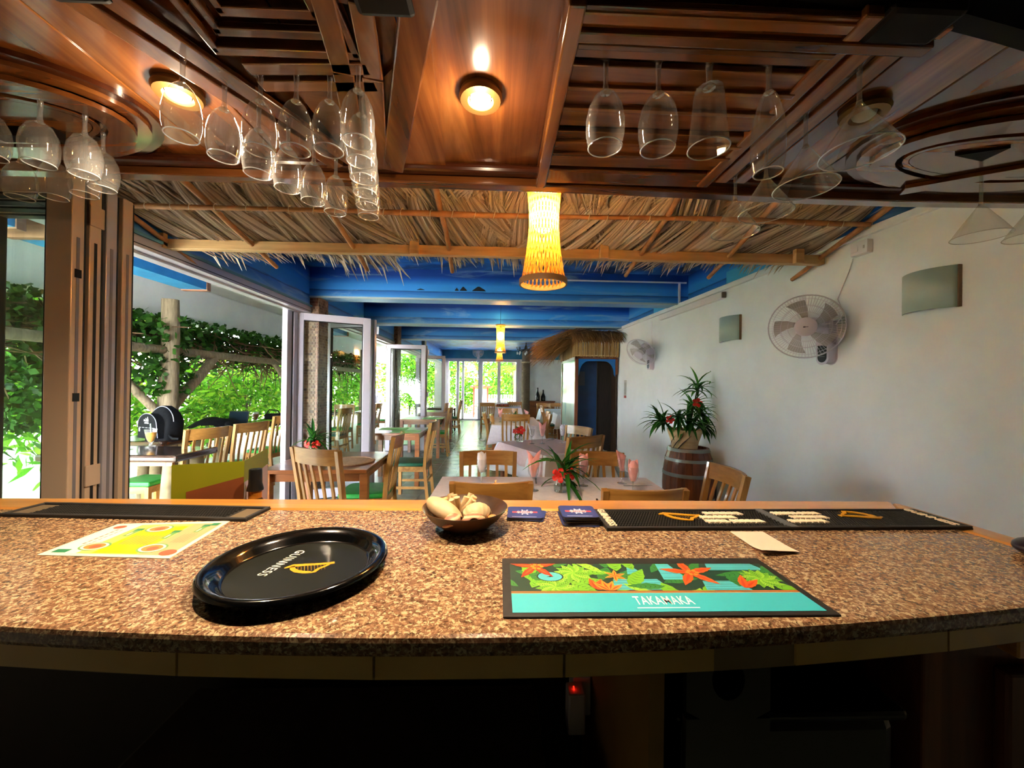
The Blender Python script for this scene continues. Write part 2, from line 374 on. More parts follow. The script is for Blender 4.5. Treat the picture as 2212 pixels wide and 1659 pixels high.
# ================================================================ folding doors
def leaf(n, a, b, zt=2.22, stile=.09, thick=.045, hinge=True, handle=False, mat=ALU):
    """one glazed leaf standing from point a to point b"""
    a, b = Vector((a[0], a[1], 0)), Vector((b[0], b[1], 0)); L = (b-a).length; rz = math.atan2(b.y-a.y, b.x-a.x)
    d = thing('door_%d' % n, None, None, a, rz, kind='structure'); h = thick/2
    MB().box(0, stile, -h, h, .01, zt).build('stile', mat, d, bevel=.004)
    MB().box(L-stile, L, -h, h, .01, zt).build('stile', mat, d, bevel=.004)
    MB().box(stile, L-stile, -h, h, zt-.085, zt).build('rail', mat, d, bevel=.003)
    MB().box(stile, L-stile, -h, h, .01, .12).build('rail', mat, d, bevel=.003)
    g = MB()
    g.box(stile, stile+.008, -h*.8, h*.8, .12, zt-.085).box(L-stile-.008, L-stile, -h*.8, h*.8, .12, zt-.085).box(stile, L-stile, -h*.8, h*.8, zt-.093, zt-.085)
    g.build('gasket', ALU_D, d)
    MB().add([(stile, 0, .12), (L-stile, 0, .12), (L-stile, 0, zt-.085), (stile, 0, zt-.085)], [(0, 1, 2, 3)]).build('pane', PANE, d)
    if hinge:
        for z in (.35, 1.15, 2.05): MB().tube([(-.01, -h, z), (-.01, -h, z+.1)], .011, 8).box(-.03, .03, -h-.004, -h, z, z+.1).build('hinge', WHITE, d)
    return d
ALU_WARM = M('warm_lit_aluminium', 'd0b49c', .3, metal=.1)  # lilac-grey frame with the warm bar light put into its colour
# near stack: four leaves folded against each other, edges towards the room
nl = 1
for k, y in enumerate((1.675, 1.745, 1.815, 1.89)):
    d = leaf(nl, (-2.47, y), (-1.78, y), 2.26, .105, .05, hinge=False, mat=ALU_WARM if k != 2 else ALU); nl += 1
    e = MB()
    if k < 3: e.box(.66, .688, .026, .033, .02, 2.25)
    else: e.box(.66, .688, .026, .032, .02, 2.25)
    e.build('edge_gasket', ALU_D, d)
    gr = MB().box(.6895, .6915, -.006, .006, .1, 2.0).build('edge_groove', ALU_D if k in (1,) else M('grey_groove%d' % k, '7d7880', .4), d)
    if k == 0:
        for z in (1.83, 1.31): MB().box(.6895, .694, -.012, .012, z, z+.035).build('lock_bolt', BLACK, d)
    if k == 1:
        for z in (.94, 2.07): MB().box(.6895, .698, -.03, .03, z, z+.09).build('hinge_plate', ALU_WARM, d, bevel=.002)
for a, b in (((-2.42, 4.62), (-1.66, 4.98)), ((-1.62, 5.06), (-2.36, 5.30)), ((-2.37, 8.12), (-1.57, 8.2)), ((-1.55, 8.28), (-2.34, 8.36)), ((-2.37, 11.0), (-1.57, 11.15))):
    leaf(nl, a, b, 2.235); nl += 1
jm = MB().box(-2.46, -2.40, 4.42, 4.52, 0, 2.24).box(-2.44, -2.38, 4.53, 4.6, 0, 2.24).build('trim_3', ALU, bevel=.004); tag(jm, kind='structure')
MB().box(-2.405, -2.395, 4.52, 4.535, 0, 2.24).build('jamb_gasket', ALU_D, jm)
# far glazed doors and windows
fd = thing('window_1', None, None, (0, 15.5, 0), kind='structure')
fr = MB().box(-2.14, .8, -.06, .06, 2.35, 2.47).build('frame_head', ALU, fd)
for x0, x1 in ((-2.14, -2.04), (-1.72, -1.62), (-1.5, -1.42), (-.86, -.68), (-.09, .04), (.66, .8)):
    MB().box(x0, x1, -.06, .06, 0 if x1 < -.6 else .68, 2.36).build('mullion', ALU, fd)
MB().box(-2.14, -.68, -.06, .06, 0, .06).box(-.68, .8, -.08, .06, .66, .72).build('frame_sill', ALU, fd)
for x0, x1, z in ((-2.04, -1.72, .06), (-1.62, -1.5, .06), (-.68, -.09, .72), (.04, .66, .72)):
    MB().add([(x0, 0, z), (x1, 0, z), (x1, 0, 2.35), (x0, 0, 2.35)], [(0, 1, 2, 3)]).build('pane', PANE, fd)
# rope-wrapped column by the far window
col = thing('column', 'round column wrapped in coarse rope beside the far glazed doors', 'column', (1.0, 14.7, 0))
MB().lathe([(.15, 0), (.15, 2.8)], 20).build('shaft', noisy('grey_render', '5c5048', '6c6056', 6, .8), col, smooth=40)
rb = MB()
for i in range(46): rb.lathe([(.155, .02+i*.05), (.168, .045+i*.05), (.155, .07+i*.05)], 18)
rb.build('rope_wrap', noisy('rope', '5a4a3a', '7a6850', 40, .9, bump=.5), col, smooth=60)
MB().lathe([(.17, 2.28), (.185, 2.3), (.17, 2.33)], 18).build('rope_tie', noisy('pale_rope', 'a89878', 'c0b090', 40, .9), col, smooth=60)

# ================================================================ porch and garden outside the doors
pr = MB().box(-4.9, -2.5, -2, 18, 2.82, 2.95).build('porch_ceiling', W_WARM); tag(pr, kind='structure')
pb = MB().box(-4.95, -4.6, -2, 18, 2.27, 2.82).build('porch_beam', noisy('white_render', 'eef0f2', 'e4e6ea', 3, .8), bevel=.02); tag(pb, kind='structure')
for y0, y1 in ((.9, 2.55), (2.75, 4.15), (6.2, 7.9)):
    j = MB().box(-3.35, -3.1, y0, y1, 2.37, 2.56).build('porch_joist', JOISTB); tag(j, kind='structure')
    MB().box(-3.36, -3.09, y1, y1+.05, 2.36, 2.57).box(-3.36, -3.09, y0-.05, y0, 2.36, 2.57).build('joist_end', BROWNP, j)
    MB().box(-3.36, -3.09, y0, y1, 2.56, 2.8).build('joist_hanger', BROWNP, j)
LOG = noisy('weathered_log', '6e604c', '9a8a70', 7, .85, bump=.6, k=(6, 6, .8))
def log(b, p, q, r0, r1, n=12):
    pts = []; rs = []
    for i in range(9):
        t = i/8; P = Vector(p).lerp(Vector(q), t); pts.append(P+Vector((noise.noise(P*1.7)*.025, noise.noise(P*1.3+Vector((5, 0, 0)))*.025, 0))); rs.append((r0+(r1-r0)*t)*(1+.07*noise.noise(P*4)))
    return b.tube(pts, rs, n)
pg = thing('pergola', 'rustic log pergola with posts, rail and slanting braces overgrown by vines', 'pergola', (-4.2, 5, 0))
PO = Vector((-4.2, 5, 0))
def pgp(name, p, q, r0, r1): log(MB(), Vector(p)-PO, Vector(q)-PO, r0, r1).build(name, LOG, pg, smooth=50)
for y in (1.6, 5.03, 8.6, 12): pgp('post', (-4.2, y, -.02), (-4.2, y, 2.44), .115, .09)
pgp('rail', (-4.22, .5, 1.80), (-4.22, 13, 1.78), .055, .055)
pgp('rail', (-4.75, .5, 1.86), (-4.75, 13, 1.84), .05, .05)
pgp('brace', (-4.22, 5.1, 1.05), (-4.22, 5.85, 1.78), .07, .06); pgp('brace', (-4.22, 4.98, .95), (-4.5, 4.3, 1.8), .05, .05)
pgp('brace', (-4.22, 8.5, .85), (-4.22, 7.3, 1.78), .05, .045); pgp('brace', (-4.22, 8.7, .9), (-4.22, 9.6, 1.78), .05, .045)
# foliage
GL1 = island('sunlit_leaf', ['4a8a1e', '72ac2a', '98c838', '336a1c', '62a024', '285818', 'b4c844'], .5, .5)
GL2 = island('vine_leaf', ['244a18', '38661f', '1a3814', '4c7c2a', '2c581c'], .5, .35)
TWIG = island('dry_twig', ['5c4634', '765c44', '4a3828', '8a6e52'], .9)
BARK = noisy('bark', '4a4034', '6a5c4a', 8, .9, bump=.5)
def leaf_cloud(n, fn, L, W, mat, name, seed, droop=.3):
    r = random.Random(seed); b = MB()
    for i in range(n):
        p = Vector(fn(r)); d = Vector((r.gauss(0, 1), r.gauss(0, 1), r.gauss(0, .7)-droop)).normalized()
        sd = d.cross(Vector((r.gauss(0, 1), r.gauss(0, 1), r.gauss(0, 1)))).normalized(); l = L*(.6+.8*r.random()); wd = W*(.6+.7*r.random())
        m_ = p+d*l*.45
        b.add([p, m_+sd*wd, p+d*l, m_-sd*wd], [(0, 1, 2), (0, 2, 3)])
    return b.mesh(name, mat)
def blob(rx, ry, rz, shell=.55):
    def f(r):
        v = Vector((r.gauss(0, 1), r.gauss(0, 1), r.gauss(0, 1))).normalized(); k = shell+(1-shell)*r.random()
        k *= 1+.35*noise.noise(v*2.3)
        return (v.x*rx*k, v.y*ry*k, v.z*rz*k)
    return f
SH = [leaf_cloud(1900, blob(1.0, 1.1, 1.15), .17, .035, GL1, 'foliage', 1), leaf_cloud(1700, blob(1.1, 1.0, 1.0, .3), .22, .026, GL1, 'foliage', 2),
      leaf_cloud(1900, blob(1.0, 1.0, 1.2, .4), .13, .04, GL1, 'foliage', 3)]
def stems(seed, h=1.0, n=7):
    r = random.Random(seed); b = MB()
    for i in range(n):
        a = r.random()*6.28; q = r.random()*.6
        b.tube([(0, 0, -1.3*h), (math.cos(a)*q*.3, math.sin(a)*q*.3, -.4*h), (math.cos(a)*q, math.sin(a)*q, .8*h)], [.025, .018, .008], 5)
    return b.mesh('stems', BARK, 60)
ST = [stems(i) for i in range(3)]
def shrub(x, y, z, s, k, label, group):
    t_ = thing('shrub', label, 'shrub', (x, y, -.15), RN.random()*6, group)
    inst('foliage', SH[k], t_, TR(0, 0, z+.15, 0, 0, 0, s)); inst('stems', ST[k], t_, TR(0, 0, z+.15, 0, 0, 0, s))
GA = 'shrubs in the garden beyond the pergola'
i = 0
NO = ('first', 'second', 'third', 'fourth', 'fifth', 'sixth', 'seventh', 'eighth', 'ninth', 'tenth', 'eleventh', 'twelfth')
row = {0: 0, 1: 0}
for y in (1.2, 2.9, 4.6, 6.3, 8.0, 9.8, 11.6, 13.5, 15.5):
    for x, z, s in ((-6.6, 1.0, 1.0),)+(((-8.3, 1.9, 1.35),) if int(y*10) % 9 == 0 else ()):
        i += 1; row[int(s < 1.2)] += 1
        shrub(x+RN.uniform(-.35, .35), y+RN.uniform(-.4, .4), z+RN.uniform(-.2, .25), s*RN.uniform(.85, 1.1), i % 3,
              NO[row[int(s < 1.2)]-1]+(' light green shrub along the log pergola, counted from the bar end' if s < 1.2 else ' tall shrub of the back row, counted from the bar end'), GA if s < 1.2 else 'tall shrubs in the second row beyond the pergola')
for q, (x, y, z, s, k) in enumerate(((-5.9, 9.2, 1.2, .8, 0), (-5.8, 10.9, 1.3, .85, 1), (-5.9, 12.6, 1.2, .85, 2), (-5.8, 14.3, 1.4, .9, 0), (-6.4, 16.2, 1.3, 1.0, 1), (-4.4, 19.0, 1.2, 1.0, 2), (-5.6, 7.6, .9, .6, 1))):
    shrub(x, y, z, s, k, ('first', 'second', 'third', 'fourth', 'fifth', 'sixth', 'low')[q]+' leafy green shrub close behind the terrace, seen through the folded doors', 'shrubs close behind the terrace')
for x, y, z, s, k in ((-10, 10, 3.8, 1.7, 1), (-9, 1, 3.4, 1.5, 1)):
    t_ = thing('tree', 'broad green tree rising behind the garden shrubs', 'tree', (x, y, -.15), 0, 'trees behind the garden shrubs')
    inst('foliage', SH[k], t_, TR(0, 0, z, 0, 0, 0, s)); MB().tube([(0, 0, 0), (.1, 0, 1.5), (0, .1, z)], [.14, .11, .06], 8).build('trunk', BARK, t_, smooth=50)
# added trees out of view; crowns block overhead sky to shade the foliage
CROWN = leaf_cloud(2400, lambda r: (r.gauss(0, 1.7), r.gauss(0, 1.7), r.gauss(0, .35)), .55, .16, GL2, 'crown', 17)
for x, y in ((-7.6, .2), (-8.6, 4.0), (-7.2, 7.4), (-8.4, 11.0), (-7.4, 14.6), (-12.2, 2.4), (-12.4, 7.0), (-12.2, 12.0), (-3.0, 20.0), (.9, 22.2), (-7.0, 19.2), (4.4, 19.6)):
    t_ = thing('added_shade_tree', 'added unseen tree whose crown blocks sky light over the garden', 'tree', (x, y, -.15), RN.random()*6, 'added unseen trees shading the garden')
    inst('crown', CROWN, t_, TR(0, 0, 4.9, 0, 0, 0, 1.0)); MB().tube([(0, 0, 0), (.12, .05, 2), (0, .1, 4.9)], [.17, .13, .08], 8).build('trunk', BARK, t_, smooth=50)
# vines hanging from the pergola
r = random.Random(5)
def vf(r):
    y = r.uniform(.2, 12.5); z = 2.21-abs(r.gauss(0, .24)); x = -4.45-abs(r.gauss(0, .3))
    if r.random() < .3: z = 2.30-abs(r.gauss(0, .1)); x = -4.57+abs(r.gauss(0, .07))
    if r.random() < .22: y = 3.9+abs(r.gauss(0, .5)); z = r.uniform(.9, 2.2); x = -4.6-r.random()*.5
    if r.random() < .08: y = 5.05+r.gauss(0, .22); z = r.uniform(1.25, 2.2); x = -4.12-r.random()*.25
    return (x, y, z)
vine = thing('climbing_vine', 'green vine with brown twigs trailing over the log pergola', 'vine', (-4.6, 5, 0))
vm = leaf_cloud(9500, vf, .085, .036, GL2, 'leaves', 8, .6)
tag(inst('leaves', vm, vine, Matrix.Translation((4.6, -5, 0))), kind='stuff')
tw = MB()
for i in range(1500):
    y = r.uniform(.2, 12.5); z = 2.2-abs(r.gauss(0, .2)); x = -4.5-r.random()*.45; p = Vector((x, y, z)); d = Vector((r.gauss(0, .2), r.gauss(0, 1), -abs(r.gauss(0, .3)))).normalized(); l = r.uniform(.3, .9)
    tw.tube([p, p+d*l*.5+Vector((0, 0, -.04)), p+d*l], [.012, .010, .005], 4, False)
tag(tw.build('twigs', TWIG, vine, T=Matrix.Translation((4.6, -5, 0))), kind='stuff')
# ================================================================ bar counter
gm = M('speckled_granite', '6a4a34', .13, spec=.6); t = NT(gm); v = t.coord((1, 1, 1))
n1 = t.noise(v, 125, 3, .6, .4); n2 = t.noise(v, 240, 2, .6); n3 = t.noise(v, 150, 3, .55, .8)
a = t.ramp(n1.outputs[0], [(.34, '4c3526'), (.45, '74543c'), (.55, '846048'), (.66, 'a88862')])
b = t.ramp(n3.outputs[0], [(.52, (0, 0, 0, 1)), (.62, (.9, .9, .9, 1))]); c = t.mix(b, a, 'c4ac84')
d = t.ramp(n2.outputs[0], [(.3, (.8, .8, .8, 1)), (.4, (0, 0, 0, 1))]); t.base(t.mix(d, c, '3c2a1e'))
def near(x): return .537+.078*(x+.05)**2
bar = thing('bar_counter', 'bar counter with speckled brown granite top and oak edging', 'bar counter', (0, .8, 0))
BT = Matrix.Translation((0, -.8, 0))
xs = [-1.85+(1.175+1.85)*k/40 for k in range(41)]
MB().prism([(x, near(x)) for x in xs]+[(1.175, 1.085), (-1.85, 1.085)], 1.02, 1.05).build('granite_top', gm, bar, bevel=.008, T=BT)
MB().prism([(-1.85, 1.085), (1.175, 1.085), (1.255, 1.19), (-1.85, 1.19)], 1.0, 1.05).build('back_edging', EDGE, bar, bevel=.012, T=BT)
MB().prism([(1.175, .655), (1.255, .655), (1.255, 1.19), (1.175, 1.085)], 1.0, 1.05).build('side_edging', EDGEY, bar, bevel=.012, T=BT)
APR = noisy('cream_apron_tile', 'c8a458', 'd4b066', 3, .4)
xe = [-1.3, -1.02, -.74, -.46, -.175, .10, .33, .46, .74, 1.0]
for k in range(len(xe)-1):
    x0, x1 = xe[k]+.002, xe[k+1]-.002
    if k == 6: continue
    MB().prism([(x0, near(x0)+.022), (x1, near(x1)+.022), (x1, near(x1)+.04), (x0, near(x0)+.04)], .975, 1.02).build('apron_tile', APR, bar, T=BT)
MB().prism([(x, near(x)+.026) for x in xs]+[(x, near(x)+.05) for x in reversed(xs)], .972, 1.018).build('apron_backing', M('apron_grout', '8c7c5c', .8), bar, T=BT)
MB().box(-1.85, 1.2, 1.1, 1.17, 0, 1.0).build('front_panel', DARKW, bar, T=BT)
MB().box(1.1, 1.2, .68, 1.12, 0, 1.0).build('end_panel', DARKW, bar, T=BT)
MB().box(.25, .275, .62, 1.1, 0, 1.0).build('partition', noisy('cream_board', '8a6a34', '9a7a42', 4, .6), bar, T=BT)
MB().box(-1.3, -.3, 1.17, 1.6, .83, .86).build('customer_ledge', EDGE, bar, bevel=.006, T=BT)
MB().box(-1.25, -1.2, 1.17, 1.55, 0, .83).box(-.4, -.35, 1.17, 1.55, 0, .83).build('ledge_bracket', DARKW, bar, T=BT)
# things under the counter
fz = thing('chest_freezer', 'low chest freezer with flat lid under the counter', 'freezer', (-.35, .8, 0))
MB().box(-.43, .44, -.15, .24, 0, .53).build('body', M('freezer_grey', '463e34', .5), fz, bevel=.01)
MB().box(-.45, .46, -.16, .26, .53, .585).build('lid', M('freezer_lid', '5c5246', .5), fz, bevel=.012)
MB().box(-.455, .465, -.165, .265, .522, .534).build('lid_seal', BLACK, fz)
cb = thing('under_counter_cabinet', 'brown wooden cabinet under the right end of the counter', 'cabinet', (.98, .82, 0))
CABW = wood('cabinet_wood', ('3a1c0c', '6a3818', '86502a'), 'z', .45, .2, .8)
MB().box(-.2, .11, -.14, .27, 0, .97).build('body', CABW, cb, bevel=.004)
MB().box(-.07, .11, -.165, -.14, .05, .9).build('door', CABW, cb, bevel=.006)
MB().box(-.06, .115, -.17, -.12, .93, .965).build('top_rail', EDGE, cb, bevel=.003)
pnl = thing('plastic_tray', 'black plastic board with an oval hand hole standing under the counter', 'tray', (.36, .585, .55), 0)
bt = MB(); ov = [(.0+.026*math.cos(2*PI*k/20), .40+.032*math.sin(2*PI*k/20)) for k in range(20)]
out = []
for k in range(20):
    aa = 2*PI*k/20; ca, sa = math.cos(aa), math.sin(aa); s_ = min(.066/max(abs(ca), 1e-6), (.055 if sa > 0 else .06)/max(abs(sa), 1e-6)); out.append((ca*s_, .40+sa*s_))
vv = [(x, 0, z) for x, z in ov]+[(x, 0, z) for x, z in out]+[(x, .012, z) for x, z in ov]+[(x, .012, z) for x, z in out]
ff = []
for k in range(20):
    j = (k+1) % 20; ff += [(k, j, 20+j, 20+k), (40+k, 60+k, 60+j, 40+j), (k, 40+k, 40+j, j), (20+k, 20+j, 60+j, 60+k)]
bt.add(vv, ff).box(-.066, .066, 0, .012, 0, .34).build('panel', BLACK, pnl)
bn = thing('ice_bin', 'black lidded bin standing under the counter beside the partition', 'bin', (.5, .86, 0))
MB().box(-.19, .19, -.22, .22, 0, .84).build('body', BLACK, bn, bevel=.02)
MB().box(-.2, .2, -.23, .23, .84, .86).build('lid', BLACK, bn, bevel=.008)
op = thing('bottle_opener', 'small steel bottle opener with a blue end on the black bin', 'bottle opener', (.40, .66, .866), 0)
MB().tube([(.045+.02*math.cos(t_), .014*math.sin(t_), 0) for t_ in [2*PI*k/14 for k in range(15)]], .0045, 6, False).build('ring', CHROME, op, smooth=60)
MB().tube([(.026, 0, 0), (0, -.004, 0), (-.035, -.01, 0)], [.007, .006, .006], 6).build('handle', M('blue_enamel', '1c4fb8', .3), op, smooth=60)
ad = thing('power_adapter', 'white plug adapter with a red light on the panel under the counter', 'adapter', (.235, 1.02, .6))
MB().box(-.035, .012, -.03, .03, -.05, .05).build('socket', WHITE, ad, bevel=.004)
MB().box(-.055, -.012, -.075, -.03, -.06, .04).build('plug', WHITE, ad, bevel=.004)
MB().box(-.04, -.037, -.06, -.054, .041, .047).build('indicator', M('red_led', 'c02018', .5, emit='ff2010', es=1.2), ad)

# ================================================================ wooden canopy with glass racks
def cnear(x): return .60+.1*x*x
def cfar(x): return 1.205+.03*math.exp(-((x-1.2)/.7)**2)
can = thing('bar_canopy', 'varnished wooden canopy with hanging glass racks above the bar', 'canopy', (0, .9, 2.05))
CT = Matrix.Translation((0, -.9, -2.05))
pe = [-1.95, -1.62, -1.33, -1.05, -.86, -.66, -.42, -.2, .14, .4, .62, .8, .98, 1.2, 1.5, 1.95]
for x0, x1 in zip(pe[:-1], pe[1:]):
    MB().prism([(x0+.0015, cnear(x0)), (x1-.0015, cnear(x1)), (x1-.0015, cfar(x1)), (x0+.0015, cfar(x0))], 2.072, 2.095).build('plank', CANW, can, T=CT, bevel=.002)
xs = [-1.95+3.9*k/30 for k in range(31)]
MB().prism([(x, cfar(x)-.012) for x in xs]+[(x, cfar(x)+.03) for x in reversed(xs)], 2.025, 2.14).build('fascia', CANX, can, T=CT, bevel=.004)
MB().prism([(x, cfar(x)-.05) for x in xs]+[(x, cfar(x)-.012) for x in reversed(xs)], 2.045, 2.072).build('cove_moulding', wood('cove_dark', ('2a1006', '4a2210', '5c2c14'), 'x', .25, .6, .6), can, T=CT, bevel=.01)
MB().prism([(x, cnear(x)-.03) for x in xs]+[(x, cnear(x)) for x in reversed(xs)], 2.05, 2.2).build('rear_fascia', CAND, can, T=CT)
MB().box(-1.95, 1.95, -.4, .6, 2.2, 2.24).build('unlit_gap_board', CAND, can, T=CT)  # added black board, stands in for the unlit dark above the canopy edge
for sx in (-1.8, 1.8): MB().box(sx-.04, sx+.04, .8, .88, 2.09, 2.8).build('hanger', CAND, can, T=CT)
def slot_rail(p, q, wd=.085, sl=.016, name='rail'):
    """two boards with a dark slot between them, hung below the planks"""
    p, q = Vector((p[0], p[1], 2.039)), Vector((q[0], q[1], 2.039)); d = (q-p).normalized(); s_ = d.cross(Vector((0, 0, 1))); bw = (wd-sl)/2
    ax = CANW if abs(d.y) > abs(d.x) else CANX
    for k in (-1, 1):
        o_ = s_*k*(sl/2+bw/2); MB().bar(p+o_, q+o_, bw, .014).build(name, ax, can, T=CT, bevel=.003)
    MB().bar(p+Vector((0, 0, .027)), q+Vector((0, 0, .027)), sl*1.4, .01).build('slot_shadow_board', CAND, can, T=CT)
    for e in (p, q): MB().bar(e+Vector((0, 0, .019)), e+d*(.02 if e is p else -.02)+Vector((0, 0, .019)), wd, .025).build('spacer', ax, can, T=CT)
slot_rail((-.705, .63), (-.455, 1.13), .1)                       # left side of the V rack
slot_rail((-.27, .64), (-.30, .80), .1, .02); slot_rail((-.30, .80), (-.385, 1.13), .1, .014)
slot_rail((-.52, .815), (-.27, .803), .075, .014)
MB().bar((-.135, .62, 2.04), (-.325, 1.15, 2.04), .06, .018).build('rail', CANW, can, T=CT, bevel=.004)
MB().prism([(-.33, .9), (-.14, .72), (-.17, 1.16), (-.30, 1.16)], 2.058, 2.071).build('infill_panel', CANW, can, T=CT)
MB().prism([(-.47, .86), (-.33, .85), (-.39, 1.1), (-.45, 1.1)], 2.06, 2.07).build('infill_panel', CANX, can, T=CT)
for x0 in (-.71, -.21): MB().box(x0-.04, x0+.06, .60, .665, 2.026, 2.06).build('end_block', CAND, can, T=CT, bevel=.01)
for k in range(3):
    e = .025*k
    MB().box(-.56+e, -.28-e, .745-.03*k, .765-.03*k, 2.035+.01*k, 2.06).box(-.56+e, -.545+e, .6, .76-.03*k, 2.035+.01*k, 2.06).box(-.295-e, -.28-e, .6, .76-.03*k, 2.035+.01*k, 2.06).build('stepped_moulding', CANX, can, T=CT, bevel=.003)
# right hand rack: boards with long slots, stepped
ys = [(.63, .733), (.749, .926), (.944, 1.096), (1.114, 1.19)]
for y0, y1 in ys: MB().box(.135, .64, y0, y1, 2.032, 2.046).build('rack_board', CANX, can, T=CT, bevel=.003)
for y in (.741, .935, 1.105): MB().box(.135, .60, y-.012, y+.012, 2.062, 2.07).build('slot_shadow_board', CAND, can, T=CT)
for y in (.70, .80, .86, .98, 1.03): MB().box(.135, .62, y-.006, y+.006, 2.024, 2.033).build('bead_moulding', CANX, can, T=CT, bevel=.002)
for y in (.65, .68): MB().box(.12, .78, y-.012, y+.012, 2.022+(.68-y)*.2, 2.04).build('bead_moulding', CANX, can, T=CT, bevel=.004)
MB().box(.105, .135, .62, 1.2, 2.02, 2.07).build('rack_side', CANW, can, T=CT, bevel=.004)
MB().box(.605, .64, .62, 1.18, 2.026, 2.048).build('rack_side', CANW, can, T=CT, bevel=.004)
slot_rail((.705, .64), (.70, 1.16), .095, .02)
MB().box(.635, .765, .60, .672, 2.022, 2.06).build('end_block', CAND, can, T=CT, bevel=.01)
for y in (.74, .94, 1.1): MB().box(.11, .64, y-.03, y-.02, 2.046, 2.072).build('spacer', CANX, can, T=CT)
# oval racks at both ends
def oval(cx, cy, ax, ay, sgn):
    N = 48; pl = [(cx+ax*math.cos(2*PI*k/N), cy+ay*math.sin(2*PI*k/N)) for k in range(N)]
    def ring(r0, r1, z0, z1, m, name, a0=0, a1=2*PI):
        n_ = 40; vv = []; full = abs(a1-a0) > 6.2
        for k in range(n_+1):
            a = a0+(a1-a0)*k/n_
            for rr in (r0, r1):
                for zz in (z0, z1): vv.append((cx+(ax+rr)*math.cos(a), cy+(ay+rr)*math.sin(a), zz))
        ff = []
        for k in range(n_):
            i_ = k*4; j_ = i_+4; ff += [(i_, i_+2, j_+2, j_), (i_+1, j_+1, j_+3, i_+3), (i_, j_, j_+1, i_+1), (i_+2, i_+3, j_+3, j_+2)]
        ff += [(0, 1, 3, 2), (n_*4, n_*4+2, n_*4+3, n_*4+1)]
        MB().add(vv, ff).build(name, m, can, T=CT, smooth=30)
    ring(-.058, 0, 2.034, 2.046, CANX, 'oval_board'); ring(-.09, -.074, 2.034, 2.046, CANX, 'oval_board')
    MB().prism([(cx+(ax-.088)*math.cos(2*PI*k/N), cy+(ay-.088)*math.sin(2*PI*k/N)) for k in range(N)], 2.034, 2.046).build('oval_centre', CANX, can, T=CT)
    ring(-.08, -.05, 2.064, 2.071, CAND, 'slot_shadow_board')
    ring(0, .03, 2.05, 2.072, CANX, 'oval_moulding'); ring(.03, .055, 2.06, 2.072, wood('oval_dark%d' % sgn, ('2a1006', '4a2210', '5c2c14'), 'x', .25, .6, .6), 'oval_moulding')
    for k in range(4):
        a = PI*k/2+.6; px, py = cx+(ax-.11)*math.cos(a), cy+(ay-.11)*math.sin(a)
        MB().box(px-.02, px+.02, py-.02, py+.02, 2.046, 2.072).build('spacer', CAND, can, T=CT)
oval(-1.33, .975, .40, .175, -1); oval(1.42, 1.0, .40, .175, 1)
MB().box(-1.28, -1.13, 1.0, 1.03, 2.01, 2.034).build('bracket_bar', CAND, can, T=CT)
MB().bar((1.25, 1.16, 2.028), (1.75, .86, 2.028), .05, .012).build('diagonal_board', CANX, can, T=CT, bevel=.002)
MB().prism([(1.2, .98), (1.3, .94), (1.3, 1.0)], 2.026, 2.034).build('dark_inlay', CAND, can, T=CT)
# recessed downlights
GOLD = M('brass_ring', '8a6a3a', .45, metal=.7)
for k, (x, y) in enumerate(((-.052, .884), (-.746, .905), (.862, .888))):
    d = thing('downlight', ('lit brass downlight between the two glass racks', 'lit brass downlight beside the left glass rack', 'unlit brass downlight above the martini glasses')[k], 'downlight', (x, y, 2.056))
    MB().lathe([(.026, .004), (.03, -.004), (.046, -.003), (.05, .006), (.047, .016), (.026, .016)], 28).build('ring', GOLD, d, smooth=40)
    MB().ball((0, 0, .004), .024, .024, .014, 16, 8).build('bulb', BULB if k < 2 else M('dull_lens', 'b8b4a8', .3), d, smooth=80)
    if k < 2:
        for nm, en, ang, bl in (('downlight_lamp', 30, 150, .7),):
            li = bpy.data.lights.new(nm, 'SPOT'); li.energy = en; li.spot_size = math.radians(ang); li.spot_blend = bl; li.color = (1, .79, .54); li.shadow_soft_size = .012
            lo = bpy.data.objects.new(nm, li); COL.objects.link(lo); lo.parent = d; lo.location = (0, 0, -.025)
            l2 = bpy.data.lights.new('bulb_glow', 'POINT'); l2.energy = 1.1; l2.color = (1, .76, .5); l2.shadow_soft_size = .012
            o2 = bpy.data.objects.new('bulb_glow', l2); COL.objects.link(o2); o2.parent = d; o2.location = (0, 0, -.06)

